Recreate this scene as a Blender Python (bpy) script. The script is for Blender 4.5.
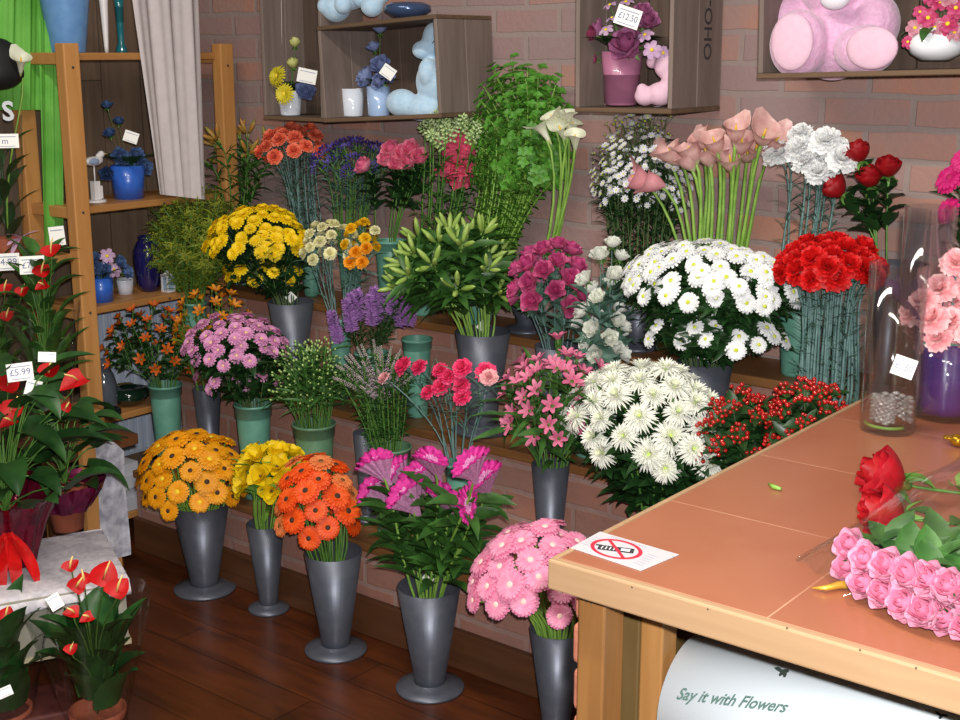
import bpy, math, random
from mathutils import Vector, Matrix
from math import sin, cos, pi, radians as R_

random.seed(7)
V = Vector
SC = bpy.context.scene
for o in list(bpy.data.objects):
    bpy.data.objects.remove(o)
COL = SC.collection

# ------------------------------------------------------------------ camera
FPX = 1300.0
PITCH = math.atan(310 / FPX); YAW = R_(38.5)
s_, c_ = sin(YAW), cos(YAW); sp_, cp_ = sin(PITCH), cos(PITCH)
CAM = V((0, 0, 1.6))
FW = V((-s_ * cp_, c_ * cp_, -sp_)); RT = V((c_, s_, 0)); UP = V((-s_ * sp_, c_ * sp_, cp_))
cd = bpy.data.cameras.new('camera'); cam = bpy.data.objects.new('camera', cd); COL.objects.link(cam)
cam.location = CAM; cam.rotation_euler = (pi / 2 - PITCH, 0, YAW)
cd.sensor_width = 36; cd.lens = FPX / 960 * 36; cd.clip_start = 0.02; cd.clip_end = 50
SC.camera = cam

# ------------------------------------------------------------------ light
w = bpy.data.worlds.new('world'); SC.world = w; w.use_nodes = True
w.node_tree.nodes['Background'].inputs[0].default_value = (0.85, 0.88, 1.0, 1)
w.node_tree.nodes['Background'].inputs[1].default_value = 0.10
def area(name, loc, size, power, color, rot=(0, 0, 0)):
    l = bpy.data.lights.new(name, 'AREA'); l.shape = 'RECTANGLE'; l.size, l.size_y = size
    l.energy = power; l.color = color
    o = bpy.data.objects.new(name, l); COL.objects.link(o); o.location = loc; o.rotation_euler = rot
    return o
area('ceiling_light', (-1.9, 1.3, 2.75), (1.8, .12), 46, (1.0, .93, .82))
area('ceiling_light', (-0.4, .6, 2.75), (1.5, .12), 30, (1.0, .93, .82))
fl = bpy.data.lights.new('camera_flash', 'POINT'); fl.energy = 300; fl.shadow_soft_size = .02; fl.color = (1.0, .985, .97)
fo = bpy.data.objects.new('camera_flash', fl); COL.objects.link(fo); fo.location = CAM + UP * .07 + RT * .035 - FW * .01
SC.view_settings.view_transform = 'Standard'; SC.view_settings.look = 'None'
SC.view_settings.gamma = 1; SC.view_settings.use_curve_mapping = False
SC.view_settings.exposure = 0.0

# ------------------------------------------------------------------ projection helpers
def ray(px, py): return FW + RT * ((px - 480) / FPX) - UP * ((py - 360) / FPX)
def at(px, py, ax, v):
    r = ray(px, py); t = (v - CAM[ax]) / r[ax]; return CAM + r * t
def mpp(P): return (V(P) - CAM).dot(FW) / FPX

# ------------------------------------------------------------------ materials
def lin(h):
    h = h.lstrip('#'); c = [int(h[i:i + 2], 16) / 255 for i in (0, 2, 4)]
    return tuple((x / 12.92 if x <= .04045 else ((x + .055) / 1.055) ** 2.4) for x in c) + (1,)
MATS = {}
def mat(name, col, rough=.6, col2=None, scale=30, metal=0, trans=0, bump=0, coat=0, spec=.5, sheen=0, rnd=0, emit=0):
    if name in MATS: return MATS[name]
    m = bpy.data.materials.new(name); m.use_nodes = True; N = m.node_tree.nodes; L = m.node_tree.links
    b = N['Principled BSDF']; b.inputs['Roughness'].default_value = rough; b.inputs['Metallic'].default_value = metal
    b.inputs['Specular IOR Level'].default_value = spec; b.inputs['Coat Weight'].default_value = coat
    b.inputs['Sheen Weight'].default_value = sheen
    c2 = col2 or col
    tc = N.new('ShaderNodeTexCoord'); no = N.new('ShaderNodeTexNoise'); no.inputs['Scale'].default_value = scale
    no.inputs['Detail'].default_value = 3; L.new(tc.outputs['Object'], no.inputs['Vector'])
    mx = N.new('ShaderNodeMix'); mx.data_type = 'RGBA'; mx.inputs[6].default_value = lin(col); mx.inputs[7].default_value = lin(c2)
    mr = N.new('ShaderNodeMapRange'); mr.inputs[1].default_value = .35; mr.inputs[2].default_value = .65
    L.new(no.outputs['Fac'], mr.inputs[0]); L.new(mr.outputs[0], mx.inputs[0])
    out = mx.outputs[2]
    if rnd:
        oi = N.new('ShaderNodeObjectInfo'); hs = N.new('ShaderNodeHueSaturation'); m2 = N.new('ShaderNodeMapRange')
        m2.inputs[3].default_value = 1 - rnd; m2.inputs[4].default_value = 1 + rnd
        L.new(oi.outputs['Random'], m2.inputs[0]); L.new(m2.outputs[0], hs.inputs['Value']); L.new(out, hs.inputs['Color']); out = hs.outputs[0]
    L.new(out, b.inputs['Base Color'])
    if bump:
        bp = N.new('ShaderNodeBump'); bp.inputs['Strength'].default_value = bump; bp.inputs['Distance'].default_value = .004
        L.new(no.outputs['Fac'], bp.inputs['Height']); L.new(bp.outputs[0], b.inputs['Normal'])
    if trans:
        tr = N.new('ShaderNodeBsdfTranslucent'); L.new(out, tr.inputs[0]); ms = N.new('ShaderNodeMixShader'); ms.inputs[0].default_value = trans
        L.new(b.outputs[0], ms.inputs[1]); L.new(tr.outputs[0], ms.inputs[2]); L.new(ms.outputs[0], N['Material Output'].inputs[0])
    MATS[name] = m; return m
def glassmat(name, col='#ffffff', alpha=.12, rough=.05, density=.5, gain=.55):
    """thin clear film or thin glass: transparent with a glossy coat that grows at grazing angles"""
    if name in MATS: return MATS[name]
    m = bpy.data.materials.new(name); m.use_nodes = True; N = m.node_tree.nodes; L = m.node_tree.links
    N.remove(N['Principled BSDF'])
    t = N.new('ShaderNodeBsdfTransparent'); t.inputs[0].default_value = lin(col)
    g = N.new('ShaderNodeBsdfGlossy'); g.inputs['Roughness'].default_value = rough
    lw = N.new('ShaderNodeLayerWeight'); lw.inputs[0].default_value = density
    mr = N.new('ShaderNodeMapRange'); mr.inputs[3].default_value = alpha; mr.inputs[4].default_value = min(1, alpha + .55)
    L.new(lw.outputs['Facing'], mr.inputs[0])
    ms = N.new('ShaderNodeMixShader'); mr.inputs[4].default_value = min(1, alpha + gain); L.new(mr.outputs[0], ms.inputs[0]); L.new(t.outputs[0], ms.inputs[1]); L.new(g.outputs[0], ms.inputs[2])
    L.new(ms.outputs[0], N['Material Output'].inputs[0]); MATS[name] = m; return m
def brickmat(name, c1, c2, mortar, patch, bw=.225, rh=.075, ms=.011, offset=.5, rough=.85, bump=.6, patchamt=.5, plane='XZ', org=(0, 0), bias=0):
    m = bpy.data.materials.new(name); m.use_nodes = True; N = m.node_tree.nodes; L = m.node_tree.links
    b = N['Principled BSDF']; b.inputs['Roughness'].default_value = rough
    g = N.new('ShaderNodeNewGeometry'); sx = N.new('ShaderNodeSeparateXYZ'); L.new(g.outputs['Position'], sx.inputs[0])
    cb = N.new('ShaderNodeCombineXYZ')
    for i, a in enumerate(plane):
        ad = N.new('ShaderNodeMath'); ad.operation = 'ADD'; ad.inputs[1].default_value = -org[i]
        L.new(sx.outputs[a], ad.inputs[0]); L.new(ad.outputs[0], cb.inputs[i])
    wn = N.new('ShaderNodeTexNoise'); wn.inputs['Scale'].default_value = 9; L.new(g.outputs['Position'], wn.inputs['Vector'])
    br = N.new('ShaderNodeTexBrick'); br.offset = offset; br.inputs['Scale'].default_value = 1
    br.inputs['Brick Width'].default_value = bw; br.inputs['Row Height'].default_value = rh; br.inputs['Mortar Size'].default_value = ms
    br.inputs['Mortar Smooth'].default_value = .3; br.inputs['Bias'].default_value = bias
    if bump > .3:
        vm = N.new('ShaderNodeVectorMath'); vm.operation = 'MULTIPLY_ADD'; vm.inputs[1].default_value = (.014, .014, 0)
        L.new(wn.outputs['Color'], vm.inputs[0]); L.new(cb.outputs[0], vm.inputs[2]); L.new(vm.outputs[0], br.inputs['Vector'])
    else: L.new(cb.outputs[0], br.inputs['Vector'])
    br.inputs['Color1'].default_value = lin(c1); br.inputs['Color2'].default_value = lin(c2); br.inputs['Mortar'].default_value = lin(mortar)
    n2 = N.new('ShaderNodeTexNoise'); n2.inputs['Scale'].default_value = 5.5; n2.inputs['Detail'].default_value = 6; L.new(g.outputs['Position'], n2.inputs['Vector'])
    mr = N.new('ShaderNodeMapRange'); mr.inputs[1].default_value = .42; mr.inputs[2].default_value = .68; mr.inputs[4].default_value = patchamt
    L.new(n2.outputs['Fac'], mr.inputs[0])
    mx = N.new('ShaderNodeMix'); mx.data_type = 'RGBA'; mx.inputs[7].default_value = lin(patch); L.new(mr.outputs[0], mx.inputs[0]); L.new(br.outputs['Color'], mx.inputs[6])
    L.new(mx.outputs[2], b.inputs['Base Color'])
    n3 = N.new('ShaderNodeTexNoise'); n3.inputs['Scale'].default_value = 60; n3.inputs['Detail'].default_value = 5; L.new(g.outputs['Position'], n3.inputs['Vector'])
    ad = N.new('ShaderNodeMath'); ad.operation = 'MULTIPLY_ADD'; ad.inputs[1].default_value = -1.2; L.new(br.outputs['Fac'], ad.inputs[0]); L.new(n3.outputs['Fac'], ad.inputs[2])
    bp = N.new('ShaderNodeBump'); bp.inputs['Strength'].default_value = bump; bp.inputs['Distance'].default_value = .006
    L.new(ad.outputs[0], bp.inputs['Height']); L.new(bp.outputs[0], b.inputs['Normal'])
    MATS[name] = m; return m
def woodmat(name, c1, c2, stretch=(2, 40, 40), rough=.5, bump=.15, planks=None, coat=0):
    if name in MATS: return MATS[name]
    m = bpy.data.materials.new(name); m.use_nodes = True; N = m.node_tree.nodes; L = m.node_tree.links
    b = N['Principled BSDF']; b.inputs['Roughness'].default_value = rough; b.inputs['Coat Weight'].default_value = coat; b.inputs['Coat Roughness'].default_value = .15
    g = N.new('ShaderNodeNewGeometry'); mp = N.new('ShaderNodeMapping'); mp.inputs['Scale'].default_value = stretch; L.new(g.outputs['Position'], mp.inputs[0])
    no = N.new('ShaderNodeTexNoise'); no.inputs['Scale'].default_value = 1; no.inputs['Detail'].default_value = 6; no.inputs['Distortion'].default_value = .6; L.new(mp.outputs[0], no.inputs['Vector'])
    mr = N.new('ShaderNodeMapRange'); mr.inputs[1].default_value = .3; mr.inputs[2].default_value = .7; L.new(no.outputs['Fac'], mr.inputs[0])
    mx = N.new('ShaderNodeMix'); mx.data_type = 'RGBA'; mx.inputs[6].default_value = lin(c1); mx.inputs[7].default_value = lin(c2); L.new(mr.outputs[0], mx.inputs[0])
    out = mx.outputs[2]
    h = no.outputs['Fac']
    if planks:                                   # (axis across the boards, axis along, board width, board length)
        a, al, bw, bl = planks
        sx = N.new('ShaderNodeSeparateXYZ'); L.new(g.outputs['Position'], sx.inputs[0]); cb = N.new('ShaderNodeCombineXYZ')
        L.new(sx.outputs[al], cb.inputs[0]); L.new(sx.outputs[a], cb.inputs[1])
        br = N.new('ShaderNodeTexBrick'); br.inputs['Scale'].default_value = 1; br.inputs['Brick Width'].default_value = bl; br.inputs['Row Height'].default_value = bw
        br.inputs['Mortar Size'].default_value = .0022; br.inputs['Color1'].default_value = (.75, .75, .75, 1); br.inputs['Color2'].default_value = (1.1, 1.1, 1.1, 1); br.inputs['Mortar'].default_value = (.4, .4, .4, 1)
        L.new(cb.outputs[0], br.inputs['Vector'])
        mm = N.new('ShaderNodeMix'); mm.data_type = 'RGBA'; mm.blend_type = 'MULTIPLY'; mm.inputs[0].default_value = 1
        L.new(out, mm.inputs[6]); L.new(br.outputs['Color'], mm.inputs[7]); out = mm.outputs[2]
    L.new(out, b.inputs['Base Color'])
    bp = N.new('ShaderNodeBump'); bp.inputs['Strength'].default_value = bump; bp.inputs['Distance'].default_value = .003; L.new(h, bp.inputs['Height']); L.new(bp.outputs[0], b.inputs['Normal'])
    MATS[name] = m; return m

# plants
STEM = mat('stem_green', '#5f8a3a', .5, '#456f2c', trans=.1)
STEMG = mat('stem_grey_green', '#6b8a86', .6, '#4c6a66')
STEML = mat('stem_light', '#8db44e', .45, '#6f9a3c', trans=.1)
STEMD = mat('stem_dark', '#35502a', .6, '#4c5f30')
LEAF = mat('leaf_mid', '#3f6a2a', .45, '#2c5222', trans=.15, rnd=.15)
LEAFD = mat('leaf_dark', '#24451f', .4, '#1b3819', trans=.1, rnd=.15)
LEAFL = mat('leaf_light', '#6d9a3a', .4, '#4d8030', trans=.2, rnd=.15)
LEAFG = mat('leaf_grey', '#587a6c', .6, '#40614f', trans=.1, rnd=.15)
LEAFO = mat('leaf_olive', '#7a8a22', .6, '#5a7020', trans=.2, rnd=.2)
def petal(name, a, b, rough=.55, trans=.3): return mat('petal_' + name, a, rough, b, scale=60, trans=trans, rnd=.06)

# ------------------------------------------------------------------ mesh builder
SHAPES = {
 'petal': (.35, .75, .95, 1, .9, .5), 'leaf': (.12, .7, 1, .85, .5, .03), 'strap': (.7, .9, 1, .9, .7, .1),
 'fan': (.2, .45, .7, .9, 1, .9), 'round': (.4, .85, 1, 1, .85, .35), 'heart': (.85, 1, .95, .72, .42, .02), 'point': (.6, 1, .85, .6, .35, .02)}
def shp(sh, t):
    a = SHAPES[sh]; x = t * (len(a) - 1); i = min(int(x), len(a) - 2); return a[i] + (a[i + 1] - a[i]) * (x - i)
def frame(P, d, up=V((0, 0, 1))):
    x = V(d).normalized(); y = V(up).cross(x)
    if y.length < 1e-4: y = V((0, 1, 0)).cross(x)
    if y.length < 1e-4: y = V((1, 0, 0)).cross(x)
    y.normalize(); z = x.cross(y)
    M = Matrix((x, y, z)).transposed().to_4x4(); M.translation = V(P); return M
def zframe(P, d, spin=0):
    q = V((0, 0, 1)).rotation_difference(V(d).normalized()); M = q.to_matrix().to_4x4() @ Matrix.Rotation(spin, 4, 'Z'); M.translation = V(P); return M
class MB:
    def __init__(s): s.v = []; s.f = []; s.m = []; s.M = None
    def add(s, vs, fs, m=0, M=None):
        n = len(s.v)
        if M is not None: vs = [M @ V(p) for p in vs]
        if s.M is not None: vs = [s.M @ V(p) for p in vs]
        s.v += [tuple(p) for p in vs]; s.f += [tuple(i + n for i in f) for f in fs]; s.m += [m] * len(fs)
    def box(s, c, d, m=0, M=None, rot=None):
        x, y, z = [k / 2 for k in d]
        vs = [V((a * x, b * y, e * z)) for e in (-1, 1) for b in (-1, 1) for a in (-1, 1)]
        if rot is not None: vs = [rot @ v for v in vs]
        vs = [v + V(c) for v in vs]
        s.add(vs, [(0, 2, 3, 1), (4, 5, 7, 6), (0, 1, 5, 4), (2, 6, 7, 3), (0, 4, 6, 2), (1, 3, 7, 5)], m, M)
    def tube(s, pts, r, n=6, m=0, M=None, caps=True):
        pts = [V(p) for p in pts]; rs = r if isinstance(r, (list, tuple)) else [r] * len(pts); vs = []; fs = []
        for i, p in enumerate(pts):
            d = (pts[min(i + 1, len(pts) - 1)] - pts[max(i - 1, 0)]).normalized()
            a = V((0, 0, 1)).cross(d) if abs(d.z) < .9 else V((0, 1, 0)).cross(d); a.normalize(); b = d.cross(a)
            for k in range(n): vs.append(p + a * (cos(2 * pi * k / n) * rs[i]) + b * (sin(2 * pi * k / n) * rs[i]))
            if i:
                for k in range(n): fs.append(((i - 1) * n + k, (i - 1) * n + (k + 1) % n, i * n + (k + 1) % n, i * n + k))
        if caps: fs += [tuple(reversed(range(n))), tuple((len(pts) - 1) * n + k for k in range(n))]
        s.add(vs, fs, m, M)
    def lathe(s, prof, n=32, c=(0, 0, 0), m=0, M=None, sx=1, sy=1, wob=None):
        vs = []; fs = []
        for i, (r, z) in enumerate(prof):
            for k in range(n):
                a = 2 * pi * k / n; rr = r * (1 + (wob(a, z) if wob else 0)); vs.append((c[0] + rr * cos(a) * sx, c[1] + rr * sin(a) * sy, c[2] + z))
                if i: fs.append(((i - 1) * n + k, (i - 1) * n + (k + 1) % n, i * n + (k + 1) % n, i * n + k))
        s.add(vs, fs, m, M)
    def ell(s, c, r, m=0, M=None, n=10, k=7):
        if not isinstance(r, (tuple, list, Vector)): r = (r, r, r)
        vs = [(c[0], c[1], c[2] - r[2])]; fs = []
        for i in range(1, k):
            t = pi * i / k
            for j in range(n): a = 2 * pi * j / n; vs.append((c[0] + r[0] * sin(t) * cos(a), c[1] + r[1] * sin(t) * sin(a), c[2] - r[2] * cos(t)))
        vs.append((c[0], c[1], c[2] + r[2])); e = len(vs) - 1
        for j in range(n):
            fs.append((0, 1 + (j + 1) % n, 1 + j)); fs.append((e, e - n + j, e - n + (j + 1) % n))
            for i in range(k - 2): a = 1 + i * n; fs.append((a + j, a + (j + 1) % n, a + n + (j + 1) % n, a + n + j))
        s.add(vs, fs, m, M)
    def blade(s, M, L, W, sh='petal', el=0, curl=0, cup=.1, nl=4, nw=2, ruff=0, m=0, notch=0, m2=None, m2at=.6, twist=0):
        """a thin curved petal or leaf that grows along +X of M, curling towards -Z"""
        vs = []; r = 0; z = 0; fs = []; ms = []
        for i in range(nl + 1):
            t = i / nl; a = el - curl * t
            if i: r += L / nl * cos(a); z += L / nl * sin(a)
            wd = W * shp(sh, t) / 2
            for j in range(nw + 1):
                u = (j / nw - .5) * 2; h = cup * wd * u * u * 2
                if ruff and i: h += random.uniform(-1, 1) * ruff * W * t
                e = (random.uniform(-notch, notch) * L if notch and i == nl else 0)
                y = u * wd; tw = twist * t
                vs.append(V((r - sin(a) * h + e * cos(a), y * cos(tw) - h * sin(tw), z + cos(a) * h + e * sin(a) + y * sin(tw))))
                if i and j:
                    q = (i - 1) * (nw + 1) + j - 1; fs.append((q, q + 1, q + nw + 2, q + nw + 1)); ms.append(m2 if (m2 is not None and t > m2at) else m)
        n = len(s.v); vs = [M @ p for p in vs]
        if s.M is not None: vs = [s.M @ p for p in vs]
        s.v += [tuple(p) for p in vs]; s.f += [tuple(i + n for i in f) for f in fs]; s.m += ms
    def ring(s, n, r0, z0, L, W, jit=.1, ph=0, **k):
        el = k.pop('el', 0)
        for i in range(n):
            a = ph + 2 * pi * (i + random.uniform(-jit, jit)) / n
            M = frame((r0 * cos(a), r0 * sin(a), z0), (cos(a), sin(a), 0))
            s.blade(M, L * random.uniform(.92, 1.05), W, el=el + random.uniform(-.08, .08), **k)
    def mesh(s, name, mats, smooth=True):
        me = bpy.data.meshes.new(name); me.from_pydata(s.v, [], s.f)
        for m in (mats if isinstance(mats, (list, tuple)) else [mats]): me.materials.append(m)
        me.polygons.foreach_set('material_index', s.m)
        if smooth: me.polygons.foreach_set('use_smooth', [True] * len(s.f))
        me.update(); return me
    def build(s, name, mats, parent=None, smooth=False, loc=None, label=None):
        if loc is not None: l = V(loc); s.v = [tuple(V(p) - l) for p in s.v]
        o = bpy.data.objects.new(name, s.mesh(name, mats, smooth)); COL.objects.link(o)
        if loc is not None: o.location = loc
        if parent: o.parent = parent
        if label: o['label'] = label
        return o
def tag(o, label, cat, group=None, kind=None):
    o['label'] = label; o['category'] = cat
    if group: o['group'] = group
    if kind: o['kind'] = kind
    return o
def empty(name, loc, label, cat, group=None):
    o = bpy.data.objects.new(name, None); COL.objects.link(o); o.location = loc; o.empty_display_size = .02
    return tag(o, label, cat, group)
def child(name, me, parent, M=None):
    o = bpy.data.objects.new(name, me); COL.objects.link(o); o.parent = parent
    if M is not None: o.matrix_local = M
    return o
def struct(o, cat=None):
    o['kind'] = 'structure'; return o
def bevel(o, w=.003, seg=2):
    m = o.modifiers.new('bevel', 'BEVEL'); m.width = w; m.segments = seg; m.limit_method = 'ANGLE'; return o
def blobmesh(name, ells, mats, vox=.006, tubes=()):
    """union of soft ellipsoids as one continuous skin"""
    mb = MB()
    for c, r, *rot in ells:
        if rot: M = Matrix.Translation(V(c)) @ rot[0].to_4x4(); mb.ell((0, 0, 0), r, M=M, n=20, k=14)
        else: mb.ell(c, r, n=20, k=14)
    for pts, r in tubes: mb.tube(pts, r, 12)
    o = mb.build('tmp_blob', mats)
    md = o.modifiers.new('r', 'REMESH'); md.mode = 'VOXEL'; md.voxel_size = vox
    sm = o.modifiers.new('s', 'SMOOTH'); sm.iterations = 4; sm.factor = .6
    dg = bpy.context.evaluated_depsgraph_get(); me = bpy.data.meshes.new_from_object(o.evaluated_get(dg)); me.name = name
    bpy.data.objects.remove(o)
    me.polygons.foreach_set('use_smooth', [True] * len(me.polygons)); return me
def textmesh(txt, size, mats, shear=0, bold=0, align='CENTER', font_scale=(1, 1)):
    cu = bpy.data.curves.new('t', 'FONT'); cu.body = txt; cu.size = size; cu.shear = shear; cu.offset = bold; cu.align_x = align; cu.align_y = 'CENTER'; cu.resolution_u = 3
    o = bpy.data.objects.new('t', cu); COL.objects.link(o)
    dg = bpy.context.evaluated_depsgraph_get(); me = bpy.data.meshes.new_from_object(o.evaluated_get(dg)); bpy.data.objects.remove(o)
    me.materials.clear(); me.materials.append(mats); return me

# ================================================================== SETTING
XR = .75            # right limit of what is built
XL = -3.80
wallm = brickmat('wall_brick', '#907573', '#ac7862', '#907f79', '#8c7a77', patchamt=.7, bias=-.15, ms=.009, bump=.45)
riser = brickmat('riser_brick', '#93695c', '#a06c5a', '#9a7e74', '#86665e', patchamt=.6, bump=.35, ms=.008)
floorm = woodmat('floor_boards', '#3c1e10', '#5a2c14', (4, 20, 10), rough=.3, bump=.06, planks=('Y', 'X', .13, 1.1))
plankm = woodmat('old_planks', '#5c4a3c', '#77604c', (30, 30, 2.5), rough=.8, planks=('Y', 'Z', .16, 3))
darkwood = woodmat('dark_wood', '#4a2c18', '#5c3820', (3, 30, 30), rough=.5)
stepwood = woodmat('step_wood', '#6a4526', '#80562e', (3, 30, 30), rough=.45)
pine = woodmat('pine_upright', '#b07a42', '#c08a50', (30, 30, 3), rough=.5)
pinex = woodmat('pine_board', '#9a6a38', '#b07c46', (30, 3, 30), rough=.5)
crate_m = woodmat('crate_wood', '#564230', '#6c543e', (3, 30, 30), rough=.85, bump=.4)
crate_v = woodmat('crate_wood_back', '#463830', '#5c4a3e', (30, 30, 3), rough=.85, bump=.4)
crate_s = woodmat('crate_wood_side', '#6c5e56', '#807068', (30, 30, 3), rough=.85, bump=.4)
plaster = mat('painted_plaster', '#cdbfae', .8, '#c4b5a4', bump=.1)
white = mat('white_card', '#eceae4', .6)
ink = mat('ink', '#2a2a30', .6)

b = MB(); b.box(((XL + XR) / 2, 1.0, -.05), (XR - XL, 4.3, .1)); struct(b.build('floor', floorm))
b = MB(); b.box(((XL + XR) / 2, 3.1, 1.4), (XR - XL, .1, 2.8)); struct(b.build('wall_back', wallm))
b = MB(); b.box((XL - .05, 1.0, 1.4), (.1, 4.3, 2.8)); struct(b.build('wall_left', plankm))
# brick display steps (built in)
YA, YB, YC, YW = 2.45, 2.65, 2.84, 3.05
ZA, ZB, ZC = .27, .56, .82
XS = -3.395
b = MB()
b.box(((XS + XR) / 2, (YA + .012 + YW) / 2, ZA / 2 - .01), (XR - XS, YW - YA - .012, ZA - .02))
b.box(((XS + XR) / 2, (YB + .012 + YW) / 2, (ZA + ZB) / 2 - .01), (XR - XS, YW - YB - .012, ZB - ZA - .02))
b.box(((XS + XR) / 2, (YC + .012 + YW) / 2, (ZB + ZC) / 2 - .01), (XR - XS, YW - YC - .012, ZC - ZB - .02))
struct(b.build('trim_1', riser))
for i, (y0, y1, z) in enumerate(((YA, YB + .01, ZA), (YB, YC + .01, ZB), (YC, YW, ZC))):
    b = MB(); b.box(((XS + XR) / 2, (y0 + y1) / 2, z - .0125), (XR - XS, y1 - y0, .025)); struct(bevel(b.build('trim_%d' % (i + 2), stepwood), .004))
b = MB(); b.box(((XS + XR) / 2, YA + .001, .055), (XR - XS, .022, .11)); struct(bevel(b.build('baseboard_back', darkwood), .004))

# ================================================================== CONTAINERS
silver = mat('silver_plastic', '#5e626c', .42, '#565a66', metal=.5)
dkin = mat('vase_inside', '#3a3c42', .7)
potg = mat('green_plastic', '#5f9482', .4, '#568a78', spec=.5)
potg2 = mat('green_plastic_olive', '#63886a', .4, '#5a7f60')
def silver_vase(x, y, z, h, rt, label, sticker=False):
    t = empty('flower_vase', (x, y, z), label, 'vase', None)
    rn = rt * .5
    b = MB(); b.lathe([(rn * .8, .012), (rn, .02), (rn * 1.02, .035), (rt, h), (rt * .97, h), (rn * .9, .04), (0, .04)], 36, m=0); b.build('vase_body', [silver], t, True)
    b = MB(); rf = rt * 1.08; b.lathe([(0, 0), (rf, 0), (rf * 1.02, .004), (rf, .008), (rf * .7, .014), (rn * 1.02, .02), (rn * .9, .024), (0, .024)], 36); b.build('vase_foot', silver, t, True)
    if sticker:
        d = (CAM - V((x, y, z))); d.z = 0; d.normalize(); p = -d * rt * .5
        b = MB(); M = zframe(p + V((0, 0, h + .005)), d); b.box((0, 0, 0), (.028, .028, .001), M=M); b.build('price_sticker', white, t)
    return t
def green_pot(x, y, z, h, rt, label, m=None):
    t = empty('flower_bucket', (x, y, z), label, 'bucket', None)
    b = MB(); b.lathe([(0, 0), (rt * .66, 0), (rt * .68, .006), (rt * .92, h * .86), (rt * .9, h * .88), (rt * .88, h * .86), (rt * .64, .01), (0, .01)], 32); b.build('bucket_body', m or potg, t, True)
    b = MB(); b.lathe([(rt * .9, h * .86), (rt * .98, h * .87), (rt, h), (rt * 1.05, h), (rt * 1.05, h - .006), (rt * 1.0, h - .008)], 32); b.lathe([(rt * .9, h * .87), (rt * .96, h)], 32); b.build('bucket_rim', m or potg, t, True)
    return t
def lip(rimpx, rimpy, Y, zb, wpx):
    """world position of a container from where its rim shows, standing at depth Y on height zb"""
    P = at(rimpx, rimpy, 1, Y); return P.x, Y, zb, P.z - zb, wpx * mpp(P) / 2

# ================================================================== BLOOMS (grow along +Z, centre at the origin)
def P_(fn, name, mats, n=2):
    out = []
    for i in range(n):
        b = MB(); fn(b); out.append(b.mesh(name, mats, True))
    return out
def gerbera(pet, pet2, eye, R=.037):
    def f(b):
        b.ring(24, R * .22, 0, R * .8, R * .3, el=.12, curl=.45, cup=.15, nl=4, nw=2, m=0, ruff=.04)
        b.ring(20, R * .2, .003, R * .66, R * .28, el=.3, curl=.4, cup=.15, nl=3, nw=2, m=1, ph=.1)
        b.ring(26, R * .16, .004, R * .24, R * .09, el=.5, curl=.3, nl=2, nw=1, m=1)
        b.lathe([(0, -.012), (R * .25, -.006), (R * .32, 0)], 10, m=2)
    def g(b): b.ell((0, 0, .003), (R * .23, R * .23, R * .12), 0, n=12, k=8)
    return P_(f, 'bloom', [pet, pet2, STEML]), P_(g, 'bloom_centre', [eye], 1)[0]
def daisy(pet, eye, R=.021, np=16, rings=2, W=.36, curl=.5):
    def f(b):
        for k in range(rings):
            b.ring(np, R * .15, .001 * k, R * (.9 - .16 * k), R * W, el=.1 + .35 * k, curl=curl, cup=.2, nl=3, nw=2, ph=k * .2, m=0)
        b.lathe([(0, -.008), (R * .2, -.004), (R * .25, 0)], 8, m=1)
    def g(b): b.ell((0, 0, .002), (R * .22, R * .22, R * .13), n=10, k=6)
    return P_(f, 'bloom', [pet, STEM], 3), P_(g, 'bloom_centre', [eye], 1)[0]
def spider(pet, inner, eye, R=.05):
    def f(b):
        for k, (n, l, el) in enumerate(((24, .95, -.05), (22, .85, .25), (18, .7, .55), (14, .45, .95))):
            b.ring(n, R * .08, .002 * k, R * l, R * .15, el=el, curl=.35 - .6 * (k > 1), cup=.6, nl=4, nw=2, sh='strap', ph=k * .37, m=0 if k < 3 else 1, jit=.3)
        b.lathe([(0, -.014), (R * .2, -.008), (R * .3, 0)], 8, m=2)
    def g(b): b.ell((0, 0, .006), (R * .16, R * .16, R * .1), n=10, k=6)
    return P_(f, 'bloom', [pet, inner, STEM], 3), P_(g, 'bloom_centre', [eye], 1)[0]
def carnation(pet, R=.026, pet2=None):
    def f(b):
        for k, (n, l, el, cu) in enumerate(((9, 1, .35, .6), (9, .92, .75, .6), (8, .85, 1.05, .5), (6, .8, 1.3, .3), (4, .75, 1.5, .1))):
            b.ring(n, R * .1, -.2 * R + .04 * R * k, R * l, R * .85, el=el, curl=cu, cup=.1, nl=4, nw=5, sh='fan', ruff=.13, notch=.1, ph=k * .5, m=0 if k % 2 else 1, jit=.3)
        b.lathe([(R * .05, -R * .95), (R * .2, -R * .85), (R * .22, -R * .3), (R * .12, 0)], 8, m=2)
    return P_(f, 'bloom', [pet, pet2 or pet, STEMG], 3), None
def rose(pet, R=.026, pet2=None, open_=.3):
    def f(b):
        for k, (n, l, el, cu, r0) in enumerate(((5, 1.3, .3, -1.0 + open_, .12), (5, 1.35, .5, -.95 + open_ * .8, .11), (4, 1.4, .75, -.85 + open_ * .5, .09), (3, 1.42, 1.0, -.7 + open_ * .2, .07), (3, 1.4, 1.25, -.45, .04))):
            b.ring(n, R * r0, -.5 * R, R * l * 1.1, R * (1.55 - .22 * k), el=el, curl=cu, cup=.38, nl=6, nw=4, sh='round', ph=k * .8, m=0 if k > 1 else 1, jit=.12)
        b.ell((0, 0, R * .1), (R * .3, R * .3, R * .6), 0, n=8, k=6)
        b.ring(5, R * .15, -R * .45, R * .8, R * .3, el=-.2, curl=.8, nl=3, nw=2, sh='point', m=2)
        b.ell((0, 0, -R * .5), (R * .24, R * .24, R * .3), 2, n=8, k=5)
    return P_(f, 'bloom', [pet, pet2 or pet, STEM], 3), None
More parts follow.
